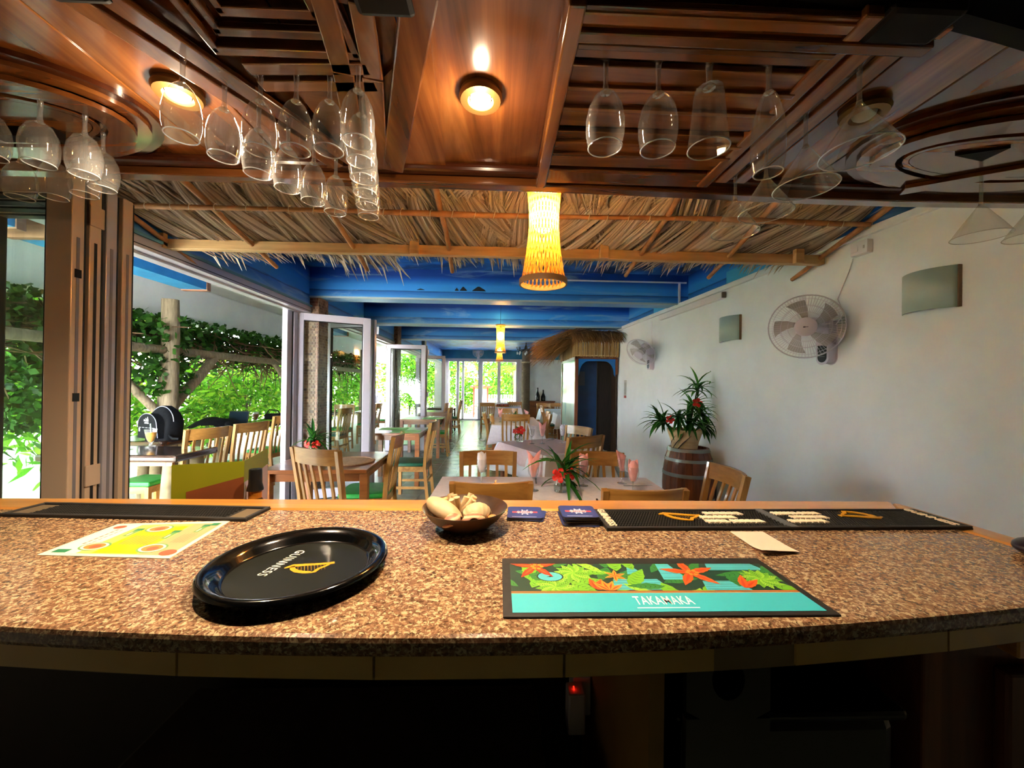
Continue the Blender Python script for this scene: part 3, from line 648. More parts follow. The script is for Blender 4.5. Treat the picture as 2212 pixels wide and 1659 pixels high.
# ---------------------------------------------------------------- hanging glasses (foot up)
RIM_GLINT = thin_glass('painted_rim_glint', (.95, .95, .95, 1), .25, .9, 1.5, veil=.4)  # white diffuse share paints a shine onto the rims
def glass_kind(kind):
    P = {'wine': ([(.0115, -.074), (.022, -.085), (.032, -.105), (.0372, -.13), (.0368, -.155), (.032, -.182)], .07, .0045, .034),
         'small': ([(.010, -.064), (.019, -.075), (.028, -.095), (.0325, -.12), (.032, -.145), (.028, -.166)], .06, .0042, .030),
         'balloon': ([(.008, -.06), (.020, -.069), (.030, -.09), (.0335, -.113), (.032, -.138), (.027, -.156)], .058, .0042, .030),
         'flute': ([(.009, -.062), (.016, -.075), (.026, -.11), (.0305, -.15), (.030, -.19), (.025, -.222)], .06, .0045, .031),
         'goblet': ([(.012, -.058), (.026, -.062), (.028, -.075), (.030, -.10), (.034, -.14), (.038, -.178)], .055, .0055, .033),
         'martini': ([(.004, -.08), (.025, -.115), (.047, -.15), (.064, -.18)], .084, .0042, .038)}[kind]
    prof, zs, rs, fr_ = P; n = 28 if kind != 'goblet' else 12
    bowl = MB()
    pr2 = []
    for (r0, z0), (r1, z1) in zip(prof[:-1], prof[1:]):
        for q in range(3): pr2.append((r0+(r1-r0)*q/3, z0+(z1-z0)*q/3))
    pr2.append(prof[-1]); bowl.lathe([(.001, prof[0][1]+.003)]+pr2, n)
    bowl = bowl.mesh('bowl', GLASS, 50 if kind != 'goblet' else 10)
    rr, rz_ = prof[-1]
    rim = MB().tube([(rr*math.cos(2*PI*k/28), rr*math.sin(2*PI*k/28), rz_) for k in range(29)], .0012, 5, False).mesh('rim', RIM_GLINT, 60)
    st = MB().lathe([(.001, .0), (fr_, .0), (fr_, -.0015), (fr_*.4, -.004), (rs*1.3, -.012), (rs, -.03), (rs, -zs+.01), (rs*1.5, -zs-.002), (prof[0][0]*.9+.001, prof[0][1]-.001), (.001, prof[0][1]-.004)], 16).mesh('stem', STEM, 50)
    return bowl, rim, st
GK = {k: glass_kind(k) for k in ('wine', 'small', 'balloon', 'flute', 'goblet', 'martini')}
def hang(kind, x, y, label, group, tilt=0):
    t_ = thing({'wine': 'wine_glass', 'small': 'wine_glass', 'balloon': 'wine_glass', 'flute': 'champagne_flute', 'goblet': 'goblet', 'martini': 'martini_glass'}[kind], label, 'glass', (x, y, 2.0485), RN.random()*6, group)
    for n_, me in zip(('bowl', 'rim', 'stem'), GK[kind]): inst(n_, me, t_)
    return t_
NO = ('first', 'second', 'third', 'fourth', 'fifth', 'sixth', 'seventh', 'eighth')
for k, x in enumerate((.199, .303)): hang('wine', x, .741, ('plain wine glass hanging in the slotted board rack beside the canopy middle', 'plain wine glass hanging between another and the cut-glass goblet')[k], 'wine glasses in the slotted board rack')
hang('goblet', .404, .741, 'cut-glass goblet with straight fluted sides hanging in the rack', None)
hang('flute', .524, .741, 'tall champagne flute hanging between the goblet and the martini glasses', None)
for k, (x, y) in enumerate(((.703, .735), (.703, .868), (.702, 1.0), (.701, 1.132))): hang('martini', x, y, NO[k]+' martini glass on the slotted side rail, counted from the dark end block', 'martini glasses on the side rail')
for k, (x, y) in enumerate(((1.445, 1.112), (1.60, 1.10))): hang('martini', x, y, 'martini glass on the oval end rack '+('next to the diagonal board', 'farther along towards the white wall')[k], 'martini glasses on the end rack')
for k, (x, y) in enumerate(((-.632, .776), (-.5985, .843), (-.566, .908), (-.534, .973), (-.502, 1.038), (-.47, 1.1))): hang('small', x, y, NO[k]+' wine glass along the slanting rail, counted from the lit downlight', 'wine glasses on the slanting rail of the V rack')
for k, x in enumerate((-.505, -.43, -.36)): hang('small', x, .815-(x+.52)*.048, NO[k]+' wine glass on the short cross rail, counted from the slanting rail', 'wine glasses on the cross rail of the V rack')
for k, (x, y) in enumerate(((-.29, .775), (-.309, .845), (-.328, .915), (-.347, .985), (-.366, 1.055), (-.384, 1.12))): hang('small', x, y, NO[k]+' wine glass of the receding row, counted from the short cross rail', 'wine glasses on the right rail of the V rack')
ax_, ay_ = .40-.066, .175-.066
for k, a in enumerate((-1.9, -1.55, -1.25, -.95, -.62, -.2, .45, .85, 1.2, 1.5)):
    hang('balloon', -1.33+ax_*math.cos(a), .975+ay_*math.sin(a), ('rounded wine glass on the oval rack, place '+('one', 'two', 'three', 'four', 'five', 'six', 'seven', 'eight', 'nine', 'ten')[k]+' along its curved slot'), 'rounded wine glasses on the left oval rack')
# ================================================================ palm thatch awning beyond the bar
th = thing('palm_thatch_awning', 'awning of dry palm fronds tied to peeled branches on a pine beam', 'thatch awning', (0, 2.3, 2.4))
HT = Matrix.Translation((0, -2.3, -2.4))
def tz(y): return 2.38+.27*(2.7-y)
MB().box(-2.33, 2.33, 2.69, 2.74, 2.305, 2.372).build('pine_beam', PINE, th, T=HT, bevel=.004)
for x in (-2.3, -.6, .72, 2.12): MB().box(x-.03, x+.03, 2.655, 2.69, 2.30, 2.40).build('beam_block', PINE, th, T=HT, bevel=.003)
for x0, x1 in ((-2.25, -2.29), (-1.76, -1.70), (-1.05, -1.02), (-.375, -.365), (.31, .34), (1.04, .98), (1.56, 1.64), (2.27, 2.30)):
    pts = []
    for k in range(10):
        t_ = k/9; y = 1.5+1.47*t_; x = x0+(x1-x0)*t_+.02*noise.noise(Vector((x0*5, y*2.5, 0))); pts.append((x, y, tz(y)-.035+.012*noise.noise(Vector((x0*3, y*3, 4)))))
    MB().tube(pts, [.021-.006*k/9 for k in range(10)], 8).build('rafter_pole', POLE, th, T=HT, smooth=60)
for y, dz in ((2.315, -.058), (1.78, -.058)):
    pts = [(x, y+.018*noise.noise(Vector((x*1.2, y, 1))), tz(y)+dz+.012*noise.noise(Vector((x*1.1, y, 7)))) for x in [-2.3+4.58*k/24 for k in range(25)]]
    MB().tube(pts, [.02-.006*abs(math.sin(k*.3)) for k in range(25)], 8).build('purlin_pole', POLE, th, T=HT, smooth=60)
r = random.Random(3); RAF = M('raffia', 'd8c8ac', .7)
tie = MB().tube([(.006*math.sin(q), .024*math.cos(q), .024*math.sin(q)) for q in [2*PI*k/10 for k in range(11)]], .0022, 4, False).mesh('raffia_tie', RAF, 60)
for x in [-2.2+.135*k for k in range(34)]: inst('raffia_tie', tie, th, HT @ TR(x+r.uniform(-.03, .03), 2.315, tz(2.315)-.058, r.uniform(-.3, .3)))
MB().add([(-2.32, 1.3, tz(1.3)+.14), (2.3, 1.3, tz(1.3)+.14), (2.3, 2.8, tz(2.8)+.13), (-2.32, 2.8, tz(2.8)+.13)], [(0, 1, 2, 3)]).build('thatch_backing', noisy('thatch_backing', '5c4a38', '7a6650', 30, .8, k=(6, 1, 1)), th, T=HT, solid=.01)
def frond(seed, L=.72, n=14, lean=.4):
    """a folded frond: ribbed leaflets fan out from the tie and sweep sideways down the slope (local x across, y down slope)"""
    r = random.Random(seed); b = MB()
    for k in range(n):
        c = k-(n-1)/2; l = L*(.9+.14*r.random()); j_ = r.uniform(-.004, .004); bow = -.06*math.sin(PI*(k+.5)/n)
        P = [Vector((c*.004, 0, -.01)), Vector((c*.0155+.02*lean+j_, .22*l, bow)), Vector((c*.021+.30*lean+j_, .6*l, bow*.8)), Vector((c*.0225+.62*lean+j_*2, l, bow*.3-.01))]
        pts = []
        for q in range(8):
            t_ = q/7; u = 1-t_; pts.append(P[0]*u**3+P[1]*3*u*u*t_+P[2]*3*u*t_*t_+P[3]*t_**3)
        w0 = .0125*(1+.2*r.random()); sd = [(pts[min(q+1, 7)]-pts[max(q-1, 0)]).normalized().cross(Vector((0, 0, 1))).normalized() for q in range(8)]
        b.ribbon(pts, [w0*.45, w0*.75, w0, w0, w0, w0*.95, w0*.7, w0*.1], sd, -.9 if k % 2 else -.7)
    for s_ in (-1, 1):     # loose curl at the tie
        b.ribbon([(0, .03, -.01), (s_*.012, -.03, -.03), (s_*.03, -.08, -.025)], [.012, .009, .001], Vector((1, 0, 0)), -.6)
    return b.mesh('palm_frond', THATCH, 20)
FR = [frond(i, .70, 14, s_) for i, s_ in enumerate((.42, .58, .3, .18, -.42, -.58, -.3, -.18))]
SL = math.atan(.27); r = random.Random(21)
for row, (y0, step, zo) in enumerate(((2.23, .15, 0), (2.20, .13, .022), (2.17, .16, .045), (1.66, .15, 0), (1.62, .13, .025), (1.6, .17, .045))):
    x = -2.30+row*.05
    while x < 2.26:
        lf = .5-(x+.1)*.42+r.uniform(-.35, .35)                  # left fronds sweep right, right ones sweep left
        me = FR[r.choice((0, 1, 2, 3)) if lf > .35 else r.choice((4, 5, 6, 7))]
        yy = y0+r.uniform(-.03, .03); s_ = r.uniform(.92, 1.06)
        m_ = Matrix.Translation((x, yy, tz(yy)+.05+zo)) @ Matrix.Rotation(-SL, 4, 'X') @ Matrix.Rotation(r.uniform(-.3, .3), 4, 'Z') @ Matrix.Rotation(r.uniform(-.15, .15), 4, 'Y') @ Matrix.Scale(s_, 4)
        inst('palm_frond', me, th, HT @ m_); x += step*r.uniform(.85, 1.2)
# ragged tips past the beam
tp = MB(); r = random.Random(9)
for i in range(520):
    x = r.uniform(-2.2, 2.2)+.06*math.sin(i); y = 2.62+r.uniform(0, .1); dx = (-.35 if x > .4 else .25)*r.uniform(.2, 1.2)+r.gauss(0, .08); l = r.uniform(.16, .26)*(1.5 if -1.35 < x < -.85 else 1)*(1+.35*noise.noise(Vector((x*4, 0, 0))))
    p = Vector((x, y, tz(y)+.02+r.uniform(-.0, .03))); q = p+Vector((dx*l, l, -.24*l)); e = q+Vector((dx*l*.25, l*.2, -.35*l*r.random()))
    tp.ribbon([p, (p+q)/2, q, e], [.011, .012, .008, .001], Vector((1, -dx, 0)).normalized(), -.6)
tag(tp.build('frond_tips', THATCH, th, T=HT), kind='stuff')

# ================================================================ woven bamboo pendants
BAM = M('bamboo_strip', 'cc9038', .5); t = NT(BAM); tr = t.n('ShaderNodeBsdfTranslucent'); tr.inputs[0].default_value = hx('e0a03c')
mx = t.n('ShaderNodeMixShader'); mx.inputs[0].default_value = .5; t.l(t.b.outputs[0], mx.inputs[1]); t.l(tr.outputs[0], mx.inputs[2]); t.l(mx.outputs[0], t.t.nodes['Material Output'].inputs[0])
RING = M('bamboo_ring', 'a07a50', .5)
def lamp_r(t_):      # t 0 bottom .. 1 top
    return .060+.034*abs((.56-t_)/.56)**1.7 if t_ < .56 else .060+.022*((t_-.56)/.44)**1.6
def lamp(x, y, zb, label, en, H=.47, s=1.0, cord=2.8):
    o = thing('pendant_lamp', label, 'pendant lamp', (x, y, zb))
    b = MB(); n = 30
    for d in (-1, 1):
        for k in range(n):
            pts = []; sds = []
            for q in range(15):
                t_ = q/14; a = 2*PI*k/n+d*t_*1.5; r_ = lamp_r(t_)*s*(1.008 if d > 0 else .992); pts.append((r_*math.cos(a), r_*math.sin(a), H*t_)); sds.append(Vector((-math.sin(a), math.cos(a), 0)))
            b.ribbon(pts, [.0024*s]*15, sds)
    for k in range(n*1):
        a = 2*PI*(k+.5)/n; b.ribbon([(lamp_r(q/10)*s*math.cos(a), lamp_r(q/10)*s*math.sin(a), H*q/10) for q in range(11)], [.0018*s]*11, Vector((-math.sin(a), math.cos(a), 0)))
    tag(b.build('woven_shade', BAM, o), kind='stuff')
    rb_ = lamp_r(0)*s; MB().lathe([(rb_-.003, 0), (rb_+.004, 0), (rb_+.004, .022), (rb_-.003, .022), (rb_-.003, 0)], 32).build('bottom_ring', RING, o, smooth=30)
    rt_ = lamp_r(1)*s; MB().lathe([(rt_-.003, H-.015), (rt_+.003, H-.015), (rt_+.003, H), (rt_-.003, H), (rt_-.003, H-.015)], 32).build('top_ring', RING, o, smooth=30)
    MB().ball((0, 0, H*.60), .052*s, .052*s, .07*s, 16, 10).build('bulb', M('bulb_%s' % label[:6], 'ffe8b0', .5, emit='ffd888', es=110), o, smooth=80)
    MB().tube([(0, 0, H*.72), (0, 0, H+.01)], .012*s, 8).build('bulb_holder', BLACK, o)
    MB().bar((-rt_, 0, H-.005), (rt_, 0, H-.005), .004, .004).build('cross_bar', BLACK, o)
    MB().tube([(0, 0, H), (0, 0, cord-zb)], .003, 6).build('cord', BLACK, o)
    MB().lathe([(.001, cord-zb-.03), (.04, cord-zb-.025), (.045, cord-zb)], 16).build('ceiling_rose', WHITE, o, smooth=40)
    li = bpy.data.lights.new('pendant_light', 'POINT'); li.energy = en; li.color = (1, .76, .45); li.shadow_soft_size = .05
    lo = bpy.data.objects.new('pendant_light', li); COL.objects.link(lo); lo.parent = o; lo.location = (0, 0, H*.5)
    return o
lamp(.172, 1.56, 1.812, 'lit hourglass pendant of woven bamboo hanging in front of the thatch', 2.0, cord=2.8)
lamp(.006, 6.45, 1.95, 'lit woven bamboo pendant over the dining tables, before the third', 5)
lamp(-.008, 9.6, 2.01, 'lit woven bamboo pendant hanging farthest back towards the garden doors', 5)

# ================================================================ fittings on the right wall
def wall_thing(name, label, cat, y, z, off=0):
    o = thing(name, label, cat, (wx(y)-off, y, z), WA); return o          # local -x points into the room, y along the wall
FROST = M('frosted_glass', 'b4c8c4', .35, spec=.6)
for y, z, wd, h, lab in ((2.06, 1.955, .27, .22, 'curved frosted glass wall light above the gap by the bar end'), (3.74, 1.99, .30, .24, 'curved frosted glass wall light between the two wall fans')):
    o = wall_thing('wall_sconce', lab, 'wall light', y, z)
    b = MB(); n = 14
    for k in range(n+1):
        u = -1+2*k/n; x = -.075*(1-u*u)**.9-.012
        for zz in (-h/2, h/2): b.v.append((x, u*wd/2, zz))
    for k in range(n): b.f.append((2*k, 2*k+2, 2*k+3, 2*k+1)); b.mi.append(0)
    b.build('shade', FROST, o, smooth=60, solid=.005)
    MB().box(-.03, 0, -wd/2*.8, wd/2*.8, -h/2*.7, h/2*.7).build('back_plate', M('sconce_brown', '7a5a44', .5), o)
    MB().box(-.02, 0, -wd/2-.002, -wd/2+.012, -h/2, h/2).build('edge_clip', M('sconce_edge', '8a6a50', .5), o)
CAGE = M('fan_wire', 'd4cede', .35); FANW = M('fan_white', 'd0c8dc', .35); BLADE = M('fan_blade', 'a8a2a6', .35, trans=.25)
def fan_head():
    R0 = .215; parts = {}
    b = MB()
    for k in range(72):
        a = 2*PI*k/72; ca, sa = math.cos(a), math.sin(a)
        b.tube([(.06*ca, .06*sa, .075), (.14*ca, .14*sa, .07), (R0*.95*ca, R0*.95*sa, .03), (R0*ca, R0*sa, 0)], .0011, 3, False)
        b.tube([(.06*ca, .06*sa, -.06), (.14*ca, .14*sa, -.058), (R0*.95*ca, R0*.95*sa, -.025), (R0*ca, R0*sa, 0)], .0011, 3, False)
    for rr, zz, th_ in ((R0, 0, .005), (.14, .07, .0016), (.19, .046, .0016), (.15, -.055, .0016), (.1, .073, .0016)):
        b.tube([(rr*math.cos(2*PI*k/40), rr*math.sin(2*PI*k/40), zz) for k in range(41)], th_, 5, False)
    parts['cage'] = (b, CAGE, 60)
    b = MB()
    for k in range(5):
        a0 = 2*PI*k/5+.3; vv = []; n = 7
        for i in range(n+1):
            r_ = .045+.14*i/n
            for j in range(4):
                a = a0+(-.30+.62*j/3)*(.75+.25*i/n)+.35*(i/n); vv.append((r_*math.cos(a), r_*math.sin(a), -.02+.035*(j/3-.5)*(1-.2*i/n)))
        b.add(vv, [(i*4+j, i*4+j+1, i*4+j+5, i*4+j+4) for i in range(n) for j in range(3)])
    parts['blades'] = (b, BLADE, 60)
    parts['hub_cap'] = (MB().lathe([(.001, .086), (.05, .084), (.062, .078), (.064, .066), (.05, .06)], 28), FANW, 40)
    parts['blade_hub'] = (MB().lathe([(.001, .01), (.05, .008), (.055, -.04), (.001, -.045)], 20), BLADE, 40)
    parts['motor'] = (MB().lathe([(.001, -.05), (.05, -.052), (.062, -.075), (.06, -.13), (.045, -.16), (.001, -.17)], 20), FANW, 40)
    return {k: v[0].mesh(k, v[1], v[2]) for k, v in parts.items()}
FH = fan_head()
def wall_fan(y, zb, lab, head_off, n, logo=False):
    o = wall_thing('wall_fan', lab, 'fan', y, zb)
    pl = []
    for k in range(13): a = PI+PI*k/12; pl.append((.042*math.cos(a), .042+.042*math.sin(a)))
    pl += [(.042, .30), (-.042, .30)]
    b = MB(); nn = len(pl); b.add([(0, u, v_) for u, v_ in pl]+[(-.07, u, v_) for u, v_ in pl], [tuple(range(nn)), tuple(range(2*nn-1, nn-1, -1))]+[(i, (i+1) % nn, nn+(i+1) % nn, nn+i) for i in range(nn)])
    b.build('wall_bracket', FANW, o, bevel=.008)
    pp = [(u*.84, .045+(v_-.042)*.84) for u, v_ in pl if v_ <= .042+.001]; pp += [(.035, .13), (-.035, .13)]
    MB().add([(-.0715, u, v_) for u, v_ in pp], [tuple(range(len(pp)))]).build('control_panel', M('fan_panel', '18181c', .2), o, solid=.002)
    for zz in (.05, .075, .095, .11): MB().box(-.074, -.0725, -.022, .022, zz, zz+.004).build('panel_mark', M('panel_grey', '6c6c74', .5), o)
    hd = Vector(head_off); MB().tube([(-.035, 0, .26), (-.06, 0, .30), tuple(hd*.6+Vector((-.02, 0, .15))), tuple(hd)], [.028, .026, .024, .024], 10).build('neck', FANW, o, smooth=60)
    m_ = aim(hd-Vector(n).normalized()*-.13, n)
    for k, me in FH.items(): inst(k, me, o, m_)
    if logo: MB().box(-.014, -.002, -.0045, .0045, .0855, .0872).box(-.002, .014, -.002, .002, .0855, .0872).build('logo_mark', M('fan_logo', '50485c', .5), o, T=m_)
    MB().tube([(-.01, -.03, .26), (-.008, -.10, .34), (-.006, -.05, .45), (-.006, -.13, .62), (-.008, -.16, .70)] if logo else [(-.01, 0, .28), (-.008, .03, .5), (-.008, .03, .70)], .003, 6).build('power_cord', WHITE, o, smooth=60)
    return o
# near fan looks straight towards the bar, far fan looks down the room
Rw = Matrix.Rotation(-WA, 3, 'Z')
def loc_dir(d): return Rw @ Vector(d)
wall_fan(2.66, 1.585, 'white wall fan with grey blades and black control panel, facing the bar', Rw @ Vector((-.16, .04, .27)), loc_dir((-2.08, -2.65, -.48)), True)
wall_fan(5.42, 1.66, 'white wall fan turned sideways beside the thatched booth', Rw @ Vector((-.12, -.02, .32)), loc_dir((-.62, -.42, -.62)))
o = wall_thing('socket_box', 'white double socket box with plugged-in lead under the wall ledge', 'socket', 2.43, 2.285)
MB().box(-.045, 0, -.055, .055, 0, .085).build('box', WHITE, o, bevel=.004); MB().box(-.05, -.045, .002, .05, .02, .065).build('plug', WHITE, o, bevel=.004)
MB().box(-.0465, -.045, -.04, -.03, .03, .05).build('switch', M('switch_grey', 'b4b0b8', .4), o)
o = wall_thing('cable_trunking', 'white plastic cable trunking under the painted band', 'trunking', 4.5, 2.315, .003)
MB().box(-.045, 0, -.68, .66, 0, .065).build('duct', WHITE, o, bevel=.003); MB().box(-.047, -.01, -.70, -.68, .004, .06).build('open_end', M('duct_dark', '6a5c5a', .6), o)
o = wall_thing('paper_notice', 'small printed notice on the wall beside the booth', 'notice', 6.42, 1.22)
MB().box(-.003, 0, -.05, .05, 0, .3).build('sheet', M('notice_grey', 'b8b8b8', .7), o); MB().box(-.004, -.003, -.05, .05, .0, .04).build('red_band', M('notice_red', 'b85a58', .7), o)
for k in range(9): MB().box(-.004, -.003, -.04, .04, .07+.022*k, .078+.022*k).build('text_line', M('notice_ink', '7c7c80', .7), o)

# ================================================================ barrel with potted plant
ba = thing('wine_barrel', 'reddish-brown wooden barrel with grey iron hoops against the white wall', 'barrel', (2.0, 4.0, 0))
HB = .78
def br(z): return .195+.06*math.sin(PI*min(max(z/HB, 0), 1))**.8
st = MB(); hw = PI/22*.97
for i in range(9):
    z = HB*i/8
    for a in (-hw, hw):
        for rr in (br(z), br(z)-.022): st.v.append((rr*math.cos(a), rr*math.sin(a), z))
for i in range(8):
    a = i*4; b_ = a+4; st.f += [(a, a+2, b_+2, b_), (a+1, b_+1, b_+3, a+3), (a, b_, b_+1, a+1), (a+2, a+3, b_+3, b_+2)]
st.f += [(0, 1, 3, 2), (32, 34, 35, 33)]; st.mi = [0]*len(st.f)
STV = wood('barrel_oak', ('5a2c16', '7c4020', '94522c'), 'z', .4, .3, .8, .15); st = st.mesh('stave', STV, 30)
for k in range(22): inst('stave', st, ba, TR(rz=2*PI*k/22))
MB().lathe([(.001, HB-.03), (.18, HB-.03), (.18, HB-.05), (.001, HB-.05)], 32).build('head', STV, ba)
IRON = M('grey_hoop', '8a8c88', .4, metal=.6)
for z, h in ((.005, .035), (.11, .03), (.25, .035), (.495, .035), (.645, .03), (.745, .032)):
    MB().lathe([(br(z)+.001, z), (br(z)+.005, z), (br(z+h)+.005, z+h), (br(z+h)+.001, z+h)], 40).build('hoop', IRON, ba, smooth=30)
pt = thing('potted_plant', 'bushy green plant with red flowers in a palm-leaf-wrapped pot on the barrel', 'potted plant', (1.95, 3.98, HB))
PZ = HB
b = MB().lathe([(.001, -.03), (.12, -.03), (.135, .06), (.165, .15), (.175, .19), (.165, .19), (.155, .15), (.001, .15)], 28, (0, 0, 0), 1, 1)
b.build('pot', noisy('palm_sheath', 'c09a6c', 'dcbc92', 5, .7, k=(1, 1, 4)), pt, smooth=50, T=Matrix.Translation((0, 0, .0)))
sl = MB()
for k in range(3):
    a0 = -2.5+.42*k; pts = []
    for q in range(7): t_ = q/6; rr = .130+.045*(.2+.7*t_)**1.2+.004; a = a0-1.0*(1-t_)**1.0*.9; pts.append((rr*math.cos(a), rr*math.sin(a), .16*t_-.02))
    sl.ribbon(pts[::-1], [.001, .004, .006, .008, .009, .008, .004], Vector((0, 0, 1)))
sl.build('dark_slits', M('slit_dark', '2a1a10', .8), pt)
MB().lathe([(.001, .155), (.152, .155)], 20).build('soil', noisy('potting_soil', '3a2a1c', '4a3828', 20, .9), pt)
def blade_plant(parent, heads, n, L, wd, seed, name='leaves', xmax=9):
    r_ = random.Random(seed); b_ = MB()
    for hd in heads:
        hp, up_, sc_ = Vector(hd[0]), Vector(hd[1]).normalized(), hd[2]
        for k in range(n):
            a = r_.random()*6.28; e = r_.uniform(-.2, 1.2); q = up_.orthogonal().normalized(); q.rotate(Matrix.Rotation(a, 3, up_))
            d = (q*math.cos(e)+up_*math.sin(e)).normalized(); l = L*sc_*r_.uniform(.6, 1.1); pts = []; p = hp+up_*r_.uniform(-.05, .05)*sc_; sd = d.cross(Vector((0, 0, 1)))
            if sd.length < .1: sd = Vector((1, 0, 0))
            sd.normalize()
            for i in range(6): p.x = min(p.x, xmax); pts.append(p.copy()); p = p+d*l/5; d = (d+Vector((0, 0, -.22))).normalized()
            b_.ribbon(pts, [wd*.5, wd, wd*1.05, wd*.85, wd*.5, wd*.05], sd, .35)
    return b_.build(name, LEAFD, parent)
stm = MB(); heads = [((.12, -.02, .62), (.15, 0, 1), 1.0), ((.05, -.05, .42), (0, -.4, 1), 1.0), ((-.1, -.08, .30), (-.5, -.5, .7), 1.0), ((-.27, -.08, .27), (-1, -.2, .25), 1.0), ((.14, -.02, .33), (.3, -.2, .9), .9), ((0, -.1, .25), (0, -1, .5), .9), ((.17, -.05, .22), (.5, -.5, .3), .8)]
for hd in heads: stm.tube([(hd[0][0]*.3, hd[0][1]*.3, .14), (hd[0][0]*.7, hd[0][1]*.7, (hd[0][2]+.14)*.55), hd[0]], [.009, .008, .006], 6)
stm.build('stems', M('plant_stem', '5a5a34', .6), pt, smooth=50)
blade_plant(pt, heads, 26, .25, .017, 4, xmax=.27)
def flower(parent, p, n, s, name='flower'):
    b_ = MB(); m_ = aim(p, n)
    for k in range(5):
        a = 2*PI*k/5; u = Vector((math.cos(a), math.sin(a), 0)); v_ = Vector((-math.sin(a), math.cos(a), 0)); pts = [Vector((0, 0, 0)), u*.4*s+Vector((0, 0, .25*s)), u*.85*s+Vector((0, 0, .33*s)), u*1.1*s+Vector((0, 0, .2*s))]
        b_.ribbon([m_ @ q for q in pts], [.05*s, .33*s, .42*s, .15*s], m_.to_3x3() @ v_, -.2)
    o_ = b_.build(name, REDP, parent); MB().tube([m_ @ Vector((0, 0, 0)), m_ @ Vector((0, 0, .8*s))], .05*s, 5).build('stamen', M('stamen', 'e8b040', .6), o_)
    return o_
flower(pt, (.06, -.13, .47), (-.3, -1, .3), .045); flower(pt, (-.22, -.14, .30), (-.5, -1, .2), .04)

# ================================================================ thatched blue booth against the right wall
bo = thing('thatched_booth', 'dark blue booth with bamboo fascia and small palm-thatched roof', 'booth', (1.7, 7.4, 0))
OT = Matrix.Translation((-1.7, -7.4, 0))
BW = wood('booth_brown', ('4a2416', '6a3a22', '7c4a2c'), 'z', .45, .2, .8); BLU = noisy('booth_blue', '0c2a4c', '123a64', 3, .35)
GLZ = noisy('pale_mural_panel', '5a98a8', 'b8dcc8', 2.2, .12, c='a0c4d8', k=(1, 2, .6))
xr = 2.08
MB().box(1.32, 1.375, 6.70, 6.76, 0, 1.95).build('post', BW, bo, T=OT); MB().box(1.32, 1.37, 8.13, 8.19, 0, 1.95).build('post', BW, bo, T=OT)
MB().box(xr-.04, xr, 6.70, 6.76, 1.62, 1.95).build('post', BW, bo, T=OT); MB().box(1.32, xr, 6.70, 6.75, 1.89, 1.95).build('head_rail', BW, bo, T=OT)
MB().box(1.335, 1.355, 6.76, 8.13, .12, 1.9).build('mural_panel', GLZ, bo, T=OT); MB().box(1.325, 1.365, 6.76, 8.13, 1.88, 1.95).build('side_rail', ALU, bo, T=OT); MB().box(1.325, 1.365, 6.76, 8.13, 0, .12).build('side_rail', ALU, bo, T=OT)
MB().box(1.37, 1.78, 7.0, 7.03, 0, 1.92).build('blue_door', BLU, bo, T=OT); MB().box(1.78, 1.79, 6.99, 7.04, 0, 1.92).build('door_edge', M('edge_gilt', '3a3020', .6), bo, T=OT)
MB().box(1.79, 2.06, 7.03, 7.06, 0, 1.92).build('inner_panel', noisy('dark_curtain', '1c1410', '2a1e16', 12, .8, k=(8, 1, .5)), bo, T=OT)
MB().box(1.42, 1.56, 6.992, 7.0, 1.42, 1.68).build('paper_sign', M('booth_paper', '4c4c50', .6), bo, T=OT)
MB().box(xr-.02, xr+.0, 6.76, 8.15, 0, 1.92).build('wall_lining', M('lining', '3a2618', .6), bo, T=OT)
MB().box(1.33, xr, 6.74, 8.18, 1.92, 1.95).build('ceiling_board', M('booth_top', '1c1410', .8), bo, T=OT)
for sx, x0 in ((1, 1.376), (-1, xr-.042)):                     # blue arched brackets
    pl = [(x0, 1.89), (x0+sx*.331, 1.89), (x0+sx*.331, 1.855), (x0+sx*.19, 1.855)]+[(x0+sx*(.19-.165*math.sin(PI/2*k/8)), 1.625+.23*math.cos(PI/2*k/8)) for k in range(1, 9)]+[(x0, 1.58)]
    b = MB(); nn = len(pl); b.add([(x, 6.72, z) for x, z in pl]+[(x, 6.74, z) for x, z in pl], [tuple(range(nn)), tuple(range(2*nn-1, nn-1, -1))]+[(i, (i+1) % nn, nn+(i+1) % nn, nn+i) for i in range(nn)])
    b.build('arch_bracket', M('bright_blue_paint%d' % (sx+1), '1468b0', .4), bo, T=OT)
BMB = island('split_bamboo', ['8a6a40', 'a88650', '6e5030', 'b4945c', '9a7a4c'], .6)
r = random.Random(4); cane = MB().tube([(0, 0, 0), (.002, 0, .17), (0, .001, .35)], [.013, .014, .012], 7).mesh('cane', BMB, 50)
x = 1.31
while x < 2.10: inst('bamboo_cane', cane, bo, OT @ TR(x, 6.685+r.uniform(-.006, .006), 1.925+r.uniform(-.01, .01), r.random()*6, 0, r.uniform(-.03, .03), r.uniform(.9, 1.05))); x += .0255
y = 6.70
while y < 8.2: inst('bamboo_cane', cane, bo, OT @ TR(1.305+r.uniform(-.006, .006), y, 1.93+r.uniform(-.01, .01), r.random()*6, r.uniform(-.03, .03), 0, r.uniform(.9, 1.05))); y += .0255
MB().tube([(1.30, 6.68, 1.945), (1.7, 6.675, 1.95), (2.09, 6.68, 1.945)], .008, 6).build('tie_cane', M('tie_cane', 'c0a070', .6), bo, T=OT)
rf = MB(); r = random.Random(12)
